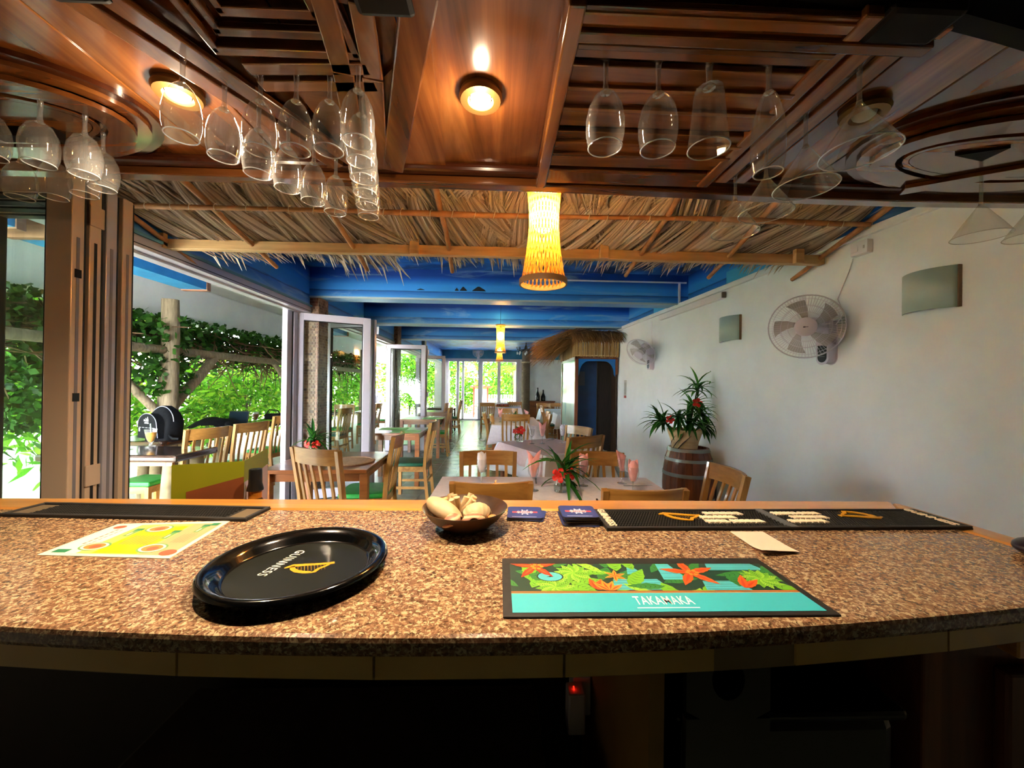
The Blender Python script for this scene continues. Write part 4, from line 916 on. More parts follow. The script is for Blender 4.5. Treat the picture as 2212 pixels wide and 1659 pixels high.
for i in range(900):                                               # straw roof: front slope and left eave
    if i < 380:
        x = r.uniform(1.25, 2.08); p = Vector((x, 7.1+r.uniform(-.1, .25), 2.42+r.uniform(-.03, .02))); q = Vector((x+r.gauss(0, .06), 6.52+r.uniform(-.08, .1), 2.27+r.uniform(-.05, .06)))
    else:
        y = r.uniform(6.6, 8.2); p = Vector((1.5+r.uniform(-.25, .2), y, 2.43+r.uniform(-.05, .03))); q = Vector((.80+r.uniform(-.16, .3), y+r.gauss(0, .08), 2.12+r.uniform(-.10, .12)))
        if i % 3 == 0: q = q+Vector((0, 0, -.12)); p = p+Vector((0, 0, -.1))
    e = q+(q-p)*.18+Vector((0, 0, -.06)); sd = (q-p).cross(Vector((0, 0, 1))).normalized()
    rf.ribbon([p, p.lerp(q, .5)+Vector((0, 0, .03)), q, e], [.008, .013, .011, .001], sd, -.4)
tag(rf.build('thatch_roof', STRAW, bo, T=OT), kind='stuff')
MB().add([(1.0, 6.62, 2.22), (2.08, 6.62, 2.30), (2.08, 7.3, 2.43), (1.3, 7.3, 2.43), (.9, 8.2, 2.15), (1.4, 8.2, 2.43)], [(0, 1, 2, 3), (0, 3, 5, 4)]).build('roof_underlay', M('straw_underlay', '5c4428', .9), bo, T=OT, solid=.02)
# ================================================================ chairs
def chair_meshes(H, seatmat):
    """slat-back chair; the sitter faces +y, backrest on -y"""
    p = []
    W2 = .205
    def leg(sx):
        b = MB()
        b.bar((sx*.185, .185, 0), (sx*.185, .185, .43), .036, .036); return b
    for sx in (-1, 1): p.append(('leg', leg(sx), CHW, .004))
    for sx in (-1, 1):
        b = MB(); pts = [(sx*.185, -.235, 0), (sx*.187, -.19, .42), (sx*.198, -.205, .62), (sx*.208, -.262, H)]
        for a, c in zip(pts[:-1], pts[1:]): b.bar(a, c, .03, .036, (0, 1, 0))
        p.append(('back_post', b, CHW, .003))
    b = MB(); n = 10; cr = []
    for k in range(n+1):
        u = -1+2*k/n; y = -.258-.042*(1-u*u); cr.append((u*.198, y))
    for z0, z1, dy in ((H-.105, H+.004, .0),):
        vv = []
        for u, y in cr: vv += [(u, y+.011+.012, z0), (u, y-.011+.012, z0), (u, y+.011, z1), (u, y-.011, z1)]
        ff = []
        for k in range(n): i = k*4; j = i+4; ff += [(i, j, j+2, i+2), (i+1, i+3, j+3, j+1), (i+2, j+2, j+3, i+3), (i, i+1, j+1, j)]
        ff += [(0, 2, 3, 1), (n*4, n*4+1, n*4+3, n*4+2)]; b.add(vv, ff)
    p.append(('crest_rail', b, CHX, 0))
    for k in range(5):
        u = -.14+.07*k; yt = -.25-.042*(1-(u/.198)**2)
        p.append(('slat', MB().bar((u*.92, -.195, .44), (u, -.215-.03*(1-(u/.198)**2), .66), .022, .012, (0, 1, 0)).bar((u, -.215-.03*(1-(u/.198)**2), .66), (u, yt, H-.09), .022, .012, (0, 1, 0)), CHW, 0))
    p.append(('seat_rail', MB().box(-.185, .185, .172, .195, .375, .435).box(-.185, .185, -.2, -.178, .375, .435).box(-.197, -.176, -.19, .19, .375, .435).box(.176, .197, -.19, .19, .375, .435), CHX, .003))
    p.append(('stretcher', MB().box(-.193, -.177, -.2, .18, .17, .2).box(.177, .193, -.2, .18, .17, .2).box(-.18, .18, -.215, -.2, .24, .27), CHX, 0))
    b = MB(); pl = []
    for k in range(24):
        a = 2*PI*k/24; ca, sa = math.cos(a), math.sin(a); e = .35
        pl.append((.207*math.copysign(abs(ca)**e, ca), .207*math.copysign(abs(sa)**e, sa)))
    b.lathe([(.001, .435)], 3)
    b = MB(); nn = len(pl); vv = []
    for s_, z in ((.96, .436), (1, .445), (1, .462), (.95, .475), (.6, .481), (.02, .482)): vv += [(x*s_, y*s_+.003, z) for x, y in pl]
    b.add(vv, [(i*nn+k, i*nn+(k+1) % nn, (i+1)*nn+(k+1) % nn, (i+1)*nn+k) for i in range(5) for k in range(nn)])
    p.append(('seat', b, seatmat, 0))
    return [(n_, q.mesh(n_, m_, 40 if n_ in ('crest_rail', 'seat') else None), bv) for n_, q, m_, bv in p]
CHM = {}
def chair(kind, x, y, face, label, group=None, by='seat', z=0):
    """face: heading of the sitter in degrees (0 = +x, 90 = away from the bar)"""
    if kind not in CHM: CHM[kind] = chair_meshes({'a': .885, 'b': .955}[kind[0]], {'g': GREEN, 'd': DGREEN}[kind[1]])
    rz = math.radians(face-90)
    if by == 'back': x -= -math.sin(rz)*-.26; y -= math.cos(rz)*-.26
    o = thing('dining_chair', label, 'chair', (x, y, z), rz, group)
    for n_, me, bv in CHM[kind]: inst(n_, me, o)
    return o
G = 'chairs around the near lilac table'
chair('ad', -.08, 3.0, -88, 'oak slat-back chair on the booth side of the flower-decked near table', by='back')
chair('ad', .76, 3.0, -91, 'oak slat-back chair behind the pink napkins of the near table', by='back')
chair('ad', -.035, 2.05, 92, 'oak chair with its curved back to the bar behind the shell bowl', by='back')
chair('ad', .745, 1.925, 92, 'oak chair with its curved back to the bar behind the runner mat', by='back')
chair('ad', 1.47, 2.43, 178, 'oak slat-back chair at the table end in front of the barrel', by='back')
chair('ad', 1.03, 4.93, 216, 'oak chair beside the booth at the middle table', by='back')
chair('bd', .79, 3.45, 122, 'oak chair at the middle table with its back towards the near table', by='back')
chair('bd', .26, 6.0, 92, 'oak chair with tall slats at the head of the third table', by='back')
chair('ad', -.27, 7.25, 0, 'oak chair on the aisle side of the third table, nearer the chandelier', by='back')
chair('ad', -.12, 6.75, 0, 'oak chair on the aisle side of the third table, nearer the bar', by='back')
chair('ad', .92, 7.0, 180, 'oak chair on the booth side of the third table, nearer the bar', by='back')
chair('ad', .98, 7.7, 180, 'oak chair on the booth side of the third table, farther from the bar', by='back')
chair('ad', .2, 8.7, -90, 'oak chair at the far head of the third table', by='back')
chair('ad', -.35, 11.4, 90, 'dark oak chair at the table below the far window', by='back')
chair('ad', .5, 12.3, -90, 'oak chair between the far window and its table', by='back')
chair('bg', -1.25, 2.665, 66, 'oak slat-back chair with green seat drawn up to the table by the folded glass door', by='back')
chair('bg', -.90, 3.48, 184, 'oak chair with bright green seat facing the table by the folded glass door', by='back')
chair('bd', -.80, 4.75, 180, 'oak chair with dark green seat standing next to the aisle', by='back')
chair('bg', -.98, 7.75, 182, 'oak chair with green seat by the second folded door', by='back')
chair('bd', -1.12, 11.3, 180, 'dark oak chair by the aisle near the garden doors', by='back')
chair('bd', -1.30, 9.6, 180, 'oak chair behind the third folded door', by='back')
for x, y, f, l in ((1.05, 9.4, 0, 'oak chair beside the white tables behind the booth, aisle side'), (1.35, 11.6, -90, 'oak chair under the wine bottles by the far white wall'), (1.75, 11.7, -90, 'oak chair in the far corner beside the sideboard'), (1.15, 10.3, 0, 'oak chair at the second white table behind the booth')):
    chair('ad', x, y, f, l, by='back')
# outside on the terrace
for x, y, f, l, k in ((-2.92, 3.98, 160, 'oak slat-back terrace chair behind the juice glass table', 'bg'), (-2.85, 4.55, 165, 'oak slat-back terrace chair with green seat beside the door jamb', 'bg'), (-3.05, 5.6, 170, 'oak terrace chair at the counter by the door pillar', 'bg'),
        (-2.95, 6.6, 175, 'oak terrace chair seen through the first folded door', 'bd'), (-2.9, 7.4, 175, 'oak terrace chair seen through the glass, next to the pillar', 'bd'), (-2.9, 9.4, 180, 'oak terrace chair seen through the second folded door', 'bg'), (-2.9, 10.6, 180, 'oak terrace chair beyond the second folded door', 'bg'), (-3.4, 8.6, 270, 'oak terrace chair with its back to the garden path', 'bg')):
    chair(k, x, y, f, l, by='back', z=-.02)
st_ = thing('stool', 'wooden stool with green cushion under the log-legged terrace table', 'stool', (-3.42, 3.86, -.02))
for sx in (-.15, .15):
    for sy in (-.15, .15): MB().box(sx-.018, sx+.018, sy-.018, sy+.018, 0, .43).build('leg', CHW, st_)
MB().box(-.165, .165, -.165, .165, .37, .43).build('seat_frame', CHX, st_); MB().box(-.17, .17, -.17, .17, .43, .475).build('cushion', GREEN, st_, bevel=.015)
for sy in (-.15, .15): MB().box(-.15, .15, sy-.01, sy+.01, .19, .225).build('stretcher', CHX, st_)

# ================================================================ tables
def table(x, y, wd, dp, rz, label, mat=TBL, h=.74, z=0, leg=.06, group=None):
    o = thing('dining_table', label, 'table', (x, y, z), rz, group)
    MB().box(-wd/2, wd/2, -dp/2, dp/2, h-.03, h).build('table_top', mat, o, bevel=.004)
    for sx in (-1, 1):
        for sy in (-1, 1): MB().box(sx*(wd/2-.03)-leg/2*(1+sx*0), sx*(wd/2-.03)+leg/2, sy*(dp/2-.05)-leg/2, sy*(dp/2-.05)+leg/2, 0, h-.03).build('leg', mat, o, bevel=.003)
    a, b = wd/2-.05, dp/2-.06
    MB().box(-a, a, -b-.01, -b+.012, h-.1, h-.03).box(-a, a, b-.012, b+.01, h-.1, h-.03).box(-a-.01, -a+.012, -b, b, h-.1, h-.03).box(a-.012, a+.01, -b, b, h-.1, h-.03).build('apron', mat, o)
    return o
def cloth(x, y, wd, dp, rz, label, mat, drop=.27, h=.742, seed=0, group=None, wave=.018):
    r_ = random.Random(seed); n = 20; per = []
    for (ax0, ay0), (ax1, ay1) in zip(((-1, -1), (1, -1), (1, 1), (-1, 1)), ((1, -1), (1, 1), (-1, 1), (-1, -1))):
        for k in range(n): t_ = k/n; per.append((ax0+(ax1-ax0)*t_, ay0+(ay1-ay0)*t_))
    N = len(per); vv = []; rings = 5
    for (u, v_) in per: vv.append((u*(wd/2+.002), v_*(dp/2+.002), h+.0035))
    for i in range(1, rings+1):
        f = i/rings
        for k, (u, v_) in enumerate(per):
            cor = max(0, min(abs(u), abs(v_))-.6)/.4
            off = .004+f*(.012+wave*math.sin(k*.95+seed)+.05*cor); nx = u if abs(u) > .999 else 0; ny = v_ if abs(v_) > .999 else 0
            z = h+.0035-f*drop*(1+.10*cor)
            vv.append((u*(wd/2+.002)+nx*off+u*cor*.02*f, v_*(dp/2+.002)+ny*off+v_*cor*.02*f, z))
    ff = [tuple(range(N))]+[(i*N+k, (i+1)*N+k, (i+1)*N+(k+1) % N, i*N+(k+1) % N) for i in range(rings) for k in range(N)]
    o = MB().add(vv, ff).build('tablecloth', mat, None, smooth=40, solid=.0016, T=TR(x, y, 0, rz)); return tag(o, label, 'tablecloth', group)
table(.335, 2.40, 1.44, .70, 0, 'dining table under the lilac cloth nearest the bar'); cloth(.335, 2.40, 1.46, .72, 0, 'pale lilac cloth on the table with the palm vase, nearest the bar', LILAC, .25, seed=1)
RZ2 = math.radians(-63.5); table(.55, 4.2, 1.0, .72, RZ2, 'dining table turned at an angle under the pink overlay cloth'); cloth(.55, 4.2, 1.02, .74, RZ2, 'white cloth under the pink overlay on the angled middle table', M('white_cloth', 'e4e2ea', .85), .30, seed=2)
cloth(.55, 4.2, .9, .75, RZ2+PI/4*.0, 'pale pink overlay cloth on the angled middle table', PINKC, .17, h=.7475, seed=3)
table(.3, 7.2, .82, 1.7, 0, 'long dining table under the white cloth, third from the bar'); cloth(.3, 7.2, .84, 1.72, 0, 'white cloth on the long third table with the pink napkin fans', LILAC, .28, seed=4)
table(.15, 11.9, 1.0, .75, 0, 'table below the far window with a fruit tray'); cloth(.15, 11.9, 1.02, .77, 0, 'white cloth on the table below the far window', LILAC, .3, seed=5)
table(1.55, 10.8, .75, .75, 0, 'small table by the white far wall behind the booth'); cloth(1.55, 10.8, .77, .77, 0, 'bluish white cloth on the small table by the far wall', M('bluish_cloth', 'd8e6f2', .8), .3, seed=6)
table(1.75, 9.3, .75, .75, 0, 'small table standing right behind the booth'); cloth(1.75, 9.3, .77, .77, 0, 'white cloth on the small table right behind the booth', M('cool_cloth', 'dce4ee', .8), .3, seed=7)
table(-1.42, 3.38, .78, .82, math.radians(3), 'reddish wooden table with a round woven mat by the folded glass door')
table(-1.45, 5.6, .75, .75, 0, 'reddish wooden table with green mats behind the folded glass door'); table(-1.5, 7.7, .75, .75, 0, 'wooden table by the second folded door'); table(-1.6, 9.7, .75, .75, 0, 'wooden table by the third folded door')
table(-1.7, 11.5, .75, .75, 0, 'wooden table by the garden doors', DARKT)
pm = thing('round_placemat', 'round woven placemat on the reddish table by the glass door', 'placemat', (-1.25, 3.3, .7405))
MB().lathe([(.001, .006), (.17, .006), (.19, .003), (.19, 0), (.001, 0)], 36).build('mat', noisy('woven_mat', 'a07c5c', 'c09c78', 60, .8, bump=.4), pm, smooth=40)
pl2 = MB().tube([(.19*math.cos(2*PI*k/48)*(1+.012*math.sin(k*5)), .19*math.sin(2*PI*k/48)*(1+.012*math.sin(k*5)), .004) for k in range(49)], .006, 5, False).build('braided_rim', noisy('braid', '8a684a', 'a88462', 60, .8), pm)
GM = M('green_placemat', '8cc878', .6)
for x, y, k in ((-1.3, 5.45, 0), (-1.55, 5.75, 1), (-1.3, 7.6, 2)):
    m_ = thing('green_placemat', ('pale green placemat on the table behind the first folded door, aisle side', 'pale green placemat on the table behind the first folded door, garden side', 'pale green placemat on the table by the second folded door')[k], 'placemat', (x, y, .7405), .1)
    MB().box(-.2, .2, -.14, .14, 0, .004).build('sheet', GM, m_, bevel=.002); MB().box(-.19, .19, -.13, .13, .004, .0045).build('border', M('green_mat_inner', '9ed488', .6), m_)
# log-legged dark tables on the terrace
def log_table(x, y, wd, dp, rz, label, h=.75):
    o = thing('log_table', label, 'table', (x, y, -.02), rz)
    MB().box(-wd/2, wd/2, -dp/2, dp/2, h-.045, h+.02).build('table_top', DARKT, o, bevel=.02)
    MB().box(-wd/2+.06, wd/2-.08, -dp/2+.06, -dp/2+.09, h-.085, h-.045).box(-wd/2+.06, wd/2-.08, dp/2-.09, dp/2-.06, h-.085, h-.045).build('rail', EDGE, o)
    for sx in (-1, 1):
        for sy in (-1, 1): log(MB(), (sx*(wd/2-.14), sy*(dp/2-.1), 0), (sx*(wd/2-.14), sy*(dp/2-.1), h-.045), .06, .055, 10).build('log_leg', noisy('pale_log%d%d' % (sx, sy), '6a5c40', '8c7c5c', 6, .8, bump=.4), o, smooth=50)
    return o
log_table(-3.42, 3.72, 1.2, .52, .0, 'glossy dark log-legged terrace table with the juice glass')
log_table(-3.98, 4.53, .74, .56, .0, 'glossy dark log-legged terrace table under the backpack'); log_table(-3.93, 6.5, .56, 2.5, .0, 'long dark terrace counter along the pergola')
log_table(-3.72, 9.95, .7, 2.2, .0, 'dark terrace table seen through the second folded door')
# ================================================================ tableware
bwl = [(.004, .075), (.018, .082), (.03, .102), (.0355, .125), (.034, .15), (.030, .168)]
TGB = MB().lathe([(.001, .074)]+bwl, 20).mesh('bowl', GLASS, 50); TGS = MB().lathe([(.001, 0), (.033, 0), (.033, .002), (.012, .005), (.0045, .014), (.004, .07), (.007, .078), (.001, .08)], 14).mesh('stem', STEM, 50)
def napkin(kind, mat):
    b = MB(); r_ = random.Random(kind)
    if kind == 0:      # fan of two points
        for s_ in (-1, 1):
            vv = []
            for i in range(5):
                t_ = i/4
                for j in range(5): u = -1+j/2; vv.append((u*(.012+.030*t_)+s_*.004, s_*.008*(1-t_)+.010*math.sin(u*4)*t_, .085+.125*t_+(.045*(u*s_)*t_ if t_ > .5 else 0)))
            b.add(vv, [(i*5+j, i*5+j+1, i*5+j+6, i*5+j+5) for i in range(4) for j in range(4)])
    elif kind == 1:    # rolled tulip
        for s_ in range(3):
            a = s_*2.1; vv = []
            for i in range(5):
                t_ = i/4
                for j in range(5): u = -1+j/2; rr = .012+.012*math.sin(PI*t_*.7); aa = a+u*1.1; vv.append((rr*math.cos(aa)*1.3, rr*math.sin(aa)*1.3, .083+.13*t_-.03*u*u*t_))
            b.add(vv, [(i*5+j, i*5+j+1, i*5+j+6, i*5+j+5) for i in range(4) for j in range(4)])
    else:              # wide sail
        vv = []
        for i in range(6):
            t_ = i/5
            for j in range(6): u = -1+j/2.5; vv.append((u*(.010+.036*t_)-.01*t_, .008*math.sin(u*5+t_*3), .083+.10*t_+.05*t_*(1-u)*.5))
        b.add(vv, [(i*6+j, i*6+j+1, i*6+j+7, i*6+j+6) for i in range(5) for j in range(5)])
    return b.mesh('folded_cloth', mat, 60)
NK = {(k, c): napkin(k, m_) for k in range(3) for c, m_ in (('p', NPINK), ('w', NWHITE))}
def setting(x, y, k, c, la, group=None, z=.7485, rz=None):
    g = thing('stem_glass', 'stemmed glass on '+la, 'glass', (x, y, z), 0); inst('bowl', TGB, g); inst('stem', TGS, g)
    n_ = thing('napkin', ('pink' if c == 'p' else 'white')+' napkin in the glass on '+la, 'napkin', (x, y, z+.0), RN.random()*.8-.4 if rz is None else rz)
    o_ = inst('folded_cloth', NK[(k, c)], n_); md = o_.modifiers.new('t', 'SOLIDIFY'); md.thickness = .0012
NT_ = 'the near lilac table, '
setting(-.11, 2.54, 1, 'w', NT_+'beside the aisle end'); setting(.22, 2.40, 0, 'p', NT_+'bar side of the palm vase'); setting(.56, 2.52, 1, 'p', NT_+'just right of the palm vase')
setting(.84, 2.59, 2, 'p', NT_+'far side at the barrel end', rz=.3); setting(.82, 2.32, 1, 'p', NT_+'bar side at the barrel end')
setting(.37, 4.31, 2, 'w', 'the angled middle table beside the red flower', z=.754); setting(.49, 4.32, 0, 'p', 'the angled middle table', z=.754); setting(.73, 4.4, 1, 'w', 'the angled middle table next to the booth', z=.754)
setting(.02, 6.9, 0, 'p', 'the long third table, aisle side'); setting(.5, 6.9, 2, 'p', 'the long third table, booth side')
def knife(x, y, rz, label, fork=False, z=.7485):
    o = thing('fork' if fork else 'knife', label, 'fork' if fork else 'knife', (x, y, z), rz)
    MB().box(-.1, -.01, -.005, .005, 0, .003).build('handle', CHROME, o, bevel=.001)
    if fork:
        for k in (-1, 0, 1): MB().box(.05, .09, k*.006-.0015, k*.006+.0015, .001, .003).build('tine', CHROME, o)
        MB().prism([(-.01, -.003), (.03, -.008), (.05, -.009), (.05, .009), (.03, .008), (-.01, .003)], 0, .003).build('neck', CHROME, o)
    else: MB().prism([(-.01, -.004), (.09, -.004), (.1, .0), (.09, .008), (-.01, .008)], 0, .002).build('blade', CHROME, o)
knife(.93, 2.53, .05, 'steel knife on the near lilac table by the barrel end'); knife(-.02, 2.56, 1.5, 'steel knife near the white napkin on the near table'); knife(.26, 2.66, 1.5, 'steel fork on the far edge of the near lilac table', True)
knife(.56, 2.13, 1.4, 'steel knife on the bar edge of the near lilac table'); knife(.62, 4.6, .9, 'steel fork on the angled middle table', True, .754)
JAR = [(.001, 0), (.04, 0), (.045, .01), (.045, .055), (.034, .075), (.033, .09), (.036, .095)]
def vase(x, y, label, heads, n, L, fl, seed, z=.7485, wd=.0135):
    o = thing('flower_vase', label, 'vase', (x, y, z)); MB().lathe(JAR, 20).build('jar', GLASS, o, smooth=50)
    MB().lathe([(.001, .002), (.040, .002), (.041, .04), (.001, .04)], 18).build('water', M('water', 'e8f0ea', .02, trans=1, ior=1.33), o, smooth=40)
    s_ = MB()
    for hd in heads: s_.tube([(0, 0, .01), (hd[0][0]*.4, hd[0][1]*.4, .08), hd[0]], .004, 5)
    s_.build('stems', M('vase_stem', '4a6a2c', .6), o); blade_plant(o, heads, n, L, wd, seed)
    for p, nn, s2 in fl: flower(o, p, nn, s2)
    return o
vase(.39, 2.38, 'glass jar with long palm-like leaves and a red flower on the near table', [((0, 0, .12), (0, 0, 1), 1.0), ((.02, 0, .1), (.3, 0, .6), 1.1)], 16, .29, [((-.02, -.05, .11), (-.2, -1, .35), .042), ((.05, -.03, .115), (.5, -1, .2), .035)], 2)
vase(.24, 4.45, 'small glass jar with red and yellow flowers on the angled middle table', [((0, 0, .1), (-.4, 0, .6), .7)], 8, .16, [((.01, -.02, .13), (0, -1, .5), .05), ((-.05, 0, .12), (-.4, -1, .4), .03)], 3, .754)
vase(-1.66, 3.5, 'glass jar with spiky leaves and red flowers on the table by the glass door', [((0, 0, .14), (0, 0, 1), 1), ((0, 0, .12), (.2, -.2, .5), 1.1)], 16, .22, [((-.03, -.03, .12), (-.4, -1, .1), .035), ((.04, -.03, .115), (.5, -1, 0), .035)], 5, .742)
vase(.28, 6.75, 'jar with dense green leaves on the long third table', [((0, 0, .12), (0, 0, 1), .7)], 22, .2, [], 6)
fb_ = thing('fruit_tray', 'low tray with reddish fruit and leaves on the table below the far window', 'tray', (.1, 11.85, .748))
MB().lathe([(.001, 0), (.2, 0), (.24, .04), (.23, .04), (.19, .01), (.001, .01)], 20, (0, 0, 0), 1, .6).build('tray', CHW, fb_, smooth=40)
for k in range(9): MB().ball((-.16+.04*k, .03*math.sin(k*2), .05), .04, .04, .035, 8, 6).build('fruit', M('fruit%d' % k, ('b84a30', 'c87040', '8a3028')[k % 3], .4), fb_, smooth=80)
sb = thing('sideboard', 'low wooden sideboard under the far white wall', 'sideboard', (1.65, 15.15, 0))
MB().box(-.55, .5, -.22, .22, 0, .78).build('body', TBL, sb, bevel=.005); MB().box(-.58, .53, -.25, .24, .78, .82).build('top', TBL, sb, bevel=.005)
for k in range(3): MB().box(-.5+.34*k, -.2+.34*k, -.235, -.22, .08, .72).build('door', TBL, sb, bevel=.005)
for x, h, l in ((1.5, .52, 'taller dark wine bottle on the sideboard by the far wall'), (1.72, .44, 'shorter dark wine bottle on the sideboard by the far wall')):
    o = thing('wine_bottle', l, 'bottle', (x, 15.05, .82)); s_ = h/.5
    MB().lathe([(.001, 0), (.085, 0), (.09, .02), (.09, .2*s_), (.05, .3*s_), (.028, .36*s_), (.026, .5*s_), (.001, .5*s_)], 16).build('body', M('dark_bottle%s' % h, '14140f', .15), o, smooth=50)
    MB().lathe([(.03, .44*s_), (.03, .5*s_), (.001, .502*s_)], 12).build('capsule', M('capsule%s' % h, '3a2a2a', .4), o, smooth=50)
# chandelier above the rope column, wall fan over the garden doors
ch = thing('chandelier', 'small dark iron chandelier with glass drops beside the rope column', 'chandelier', (.84, 12.4, 2.58))
MB().tube([(0, 0, .0), (0, 0, .22)], .015, 8).lathe([(.001, -.05), (.06, 0), (.03, .12), (.001, .16)], 12).build('body', BLACK, ch)
for k in range(8):
    a = 2*PI*k/8; ca, sa = math.cos(a), math.sin(a)
    ar = MB().tube([(0, 0, .02), (.16*ca, .16*sa, -.06), (.28*ca, .28*sa, .0), (.3*ca, .3*sa, .07)], .012, 6).build('arm', BLACK, ch)
    MB().ball((.28*ca, .28*sa, -.12), .03, .03, .05, 8, 6).build('glass_drop', M('drop%d' % k, 'dfe8ea', .1), ar, smooth=80)
o = thing('wall_fan', 'white wall fan on the teal band above the garden doors', 'fan', (-.86, 15.46, 2.42), 0)
MB().box(-.05, .05, -.08, 0, -.1, .2).build('wall_bracket', FANW, o, bevel=.01)
for k, me in FH.items(): inst(k, me, o, aim((0, -.2, .3), (0, -1, -.15)))
MB().tube([(0, -.04, .18), (0, -.1, .3)], .03, 8).build('neck', FANW, o)
# ================================================================ terrace objects
bp = thing('backpack', 'black backpack with grey piping and white sports logo on the terrace table', 'backpack', (-3.80, 4.5, .75), -.35)
BPK = noisy('black_nylon', '090a0c', '101116', 30, .75, spec=.15); b = MB(); n = 20; vv = []
for i in range(9):
    t_ = i/8; z = .37*t_; s_ = (1-.0*t_) if t_ < .45 else math.cos((t_-.45)/.55*PI/2*.93)**.6
    for k in range(n):
        a = 2*PI*k/n; ca, sa = math.cos(a), math.sin(a); vv.append((.19*s_*math.copysign(abs(ca)**.6, ca), .12*s_*math.copysign(abs(sa)**.6, sa)+.02*t_, z))
b.add(vv, [(i*n+k, i*n+(k+1) % n, (i+1)*n+(k+1) % n, (i+1)*n+k) for i in range(8) for k in range(n)]+[tuple(range(n-1, -1, -1)), tuple(8*n+k for k in range(n))])
b.build('body', BPK, bp, smooth=60)
GP = M('grey_piping', '8a8c94', .5)
pk = MB(); fr_ = []
for k in range(15): a = PI*k/14; fr_.append((.15*math.cos(a), .17+.12*math.sin(a)))
pl = [(-.15, .02)]+[(.15, .02)]+fr_
pk.add([(x, -.165, z) for x, z in pl]+[(x*1.04, -.09, z) for x, z in pl], [tuple(range(len(pl)))]+[(i, len(pl)+i, len(pl)+(i+1) % len(pl), (i+1) % len(pl)) for i in range(len(pl))])
pk.build('front_pocket', BPK, bp, smooth=30)
MB().tube([(-.155, -.15, .03)]+[(x*1.02, -.162, z+.003) for x, z in fr_[::-1]]+[(.155, -.15, .03)], .004, 6).build('piping', GP, bp, smooth=60)
MB().tube([(.19*math.cos(PI*k/16), -.02, .2+.165*math.sin(PI*k/16)) for k in range(17)], .005, 6).build('piping', GP, bp, smooth=60)
for x0 in (-.13, -.075, -.02, .035, .09): MB().box(x0, x0+.035, -.1675, -.166, .135, .141).build('zip_tape', GP, bp)
MB().box(-.125, -.11, -.17, -.166, .095, .13).build('zip_pull', WHITE, bp)
LGW = M('logo_white', 'e4e4e8', .6)
for k in range(3):
    x0 = -.035+.028*k; hh = .022+.014*k
    MB().add([(x0-.012, -.1672, .208), (x0+.010, -.1672, .208), (x0+.010-.0+.006, -.1672, .208+.0), (x0-.006+.004, -.1672, .208+hh), (x0-.022+.012, -.1672, .208+hh*.85)], [(0, 1, 3, 4)]).build('logo_bar', LGW, bp, solid=.001)
text('adidas', .03, LGW, bp, Matrix.Translation((0, -.1675, .192)) @ Matrix.Rotation(PI/2, 4, 'X'), 'logo_word')
MB().tube([(.17, -.05, .05), (.25, -.06, .02), (.30, -.03, .015)], .015, 6).build('strap', BPK, bp, smooth=60)
def tall_glass(x, y, label, drink, z=.752, straw=True, frothy=False):
    o = thing('sundae_glass', label, 'glass', (x, y, z)); o.scale = (1.2, 1.2, 1.2)
    MB().lathe([(.001, 0), (.036, 0), (.036, .006), (.012, .014), (.010, .03), (.022, .05), (.034, .09), (.042, .145)], 20).build('glass', GLASS, o, smooth=50)
    MB().lathe([(.001, .036), (.02, .052), (.032, .09), (.037, .118), (.001, .118)], 18).build('drink', drink, o, smooth=50)
    if frothy: MB().lathe([(.036, .119), (.034, .14), (.001, .146)], 16).build('foam', M('foam_%s' % label[-6:], 'dcd8d0', .7), o, smooth=50)
    if straw: MB().tube([(.005, 0, .06), (-.01, .005, .19)], .004, 6).build('straw', M('pale_straw_%s' % label[-5:], 'b8d8d0', .5), o)
JUI = M('mango_juice', 'd89a1c', .3); COF = M('iced_coffee', '8a6038', .3)
tall_glass(-3.42, 3.90, 'footed glass of orange juice with a straw on the dark terrace table', JUI)
tall_glass(-3.9, 6.3, 'footed glass of iced drink beside the camera bag on the counter', COF, frothy=True, straw=False); tall_glass(-3.85, 7.4, 'footed glass of frothy coffee at the end of the terrace counter', COF, frothy=True, straw=False)
jk = thing('black_jacket', 'black jacket lying in a heap on the terrace counter', 'jacket', (-3.83, 5.5, .02))
b = MB(); vv = []; nx, ny = 16, 10
for i in range(nx):
    for j in range(ny):
        u, v_ = i/(nx-1)*2-1, j/(ny-1)*2-1; d = max(0, 1-(u*u+v_*v_)*.8); vv.append((u*.30, v_*.20, .752+.13*d**.6*(1+.35*noise.noise(Vector((u*2.4, v_*2.4, 1))))))
b.add(vv, [(i*ny+j, (i+1)*ny+j, (i+1)*ny+j+1, i*ny+j+1) for i in range(nx-1) for j in range(ny-1)]).build('cloth', BPK, jk, smooth=70, T=TR(-.1, 0, 0))
MB().tube([(.12, -.1, .80), (.2, -.16, .76), (.24, -.2, .6), (.23, -.2, .42)], [.05, .045, .04, .035], 8).build('sleeve', BPK, jk, smooth=60)
tb = thing('tablet', 'dark tablet leaning upright on the terrace counter', 'tablet', (-3.88, 5.85, .77), .15)
m_ = TR(0, 0, .0, 0, -.25); MB().box(-.13, .13, -.006, .006, 0, .2, m_).build('case', BLACK, tb); MB().box(-.12, .12, -.0075, -.006, .01, .19, m_).build('screen', M('tablet_screen', '1c2a34', .08), tb)
MB().box(-.02, .02, .0, .1, 0, .012).build('stand', BLACK, tb)
cbag = thing('camera_bag', 'small black camera bag on the terrace counter', 'bag', (-3.88, 6.75, .77), .1)
MB().box(-.12, .12, -.08, .08, 0, .1).build('body', BPK, cbag, bevel=.025); MB().tube([(-.12, 0, .08), (-.08, .02, .16), (.06, .02, .15), (.12, 0, .08)], .01, 6).build('strap', BPK, cbag, smooth=60); MB().box(-.1, .1, -.083, -.079, .02, .06).build('pocket', BPK, cbag)
mp = thing('printed_card', 'lime green and grey printed card on the dark terrace table', 'card', (-3.62, 3.66, .7505), .2)
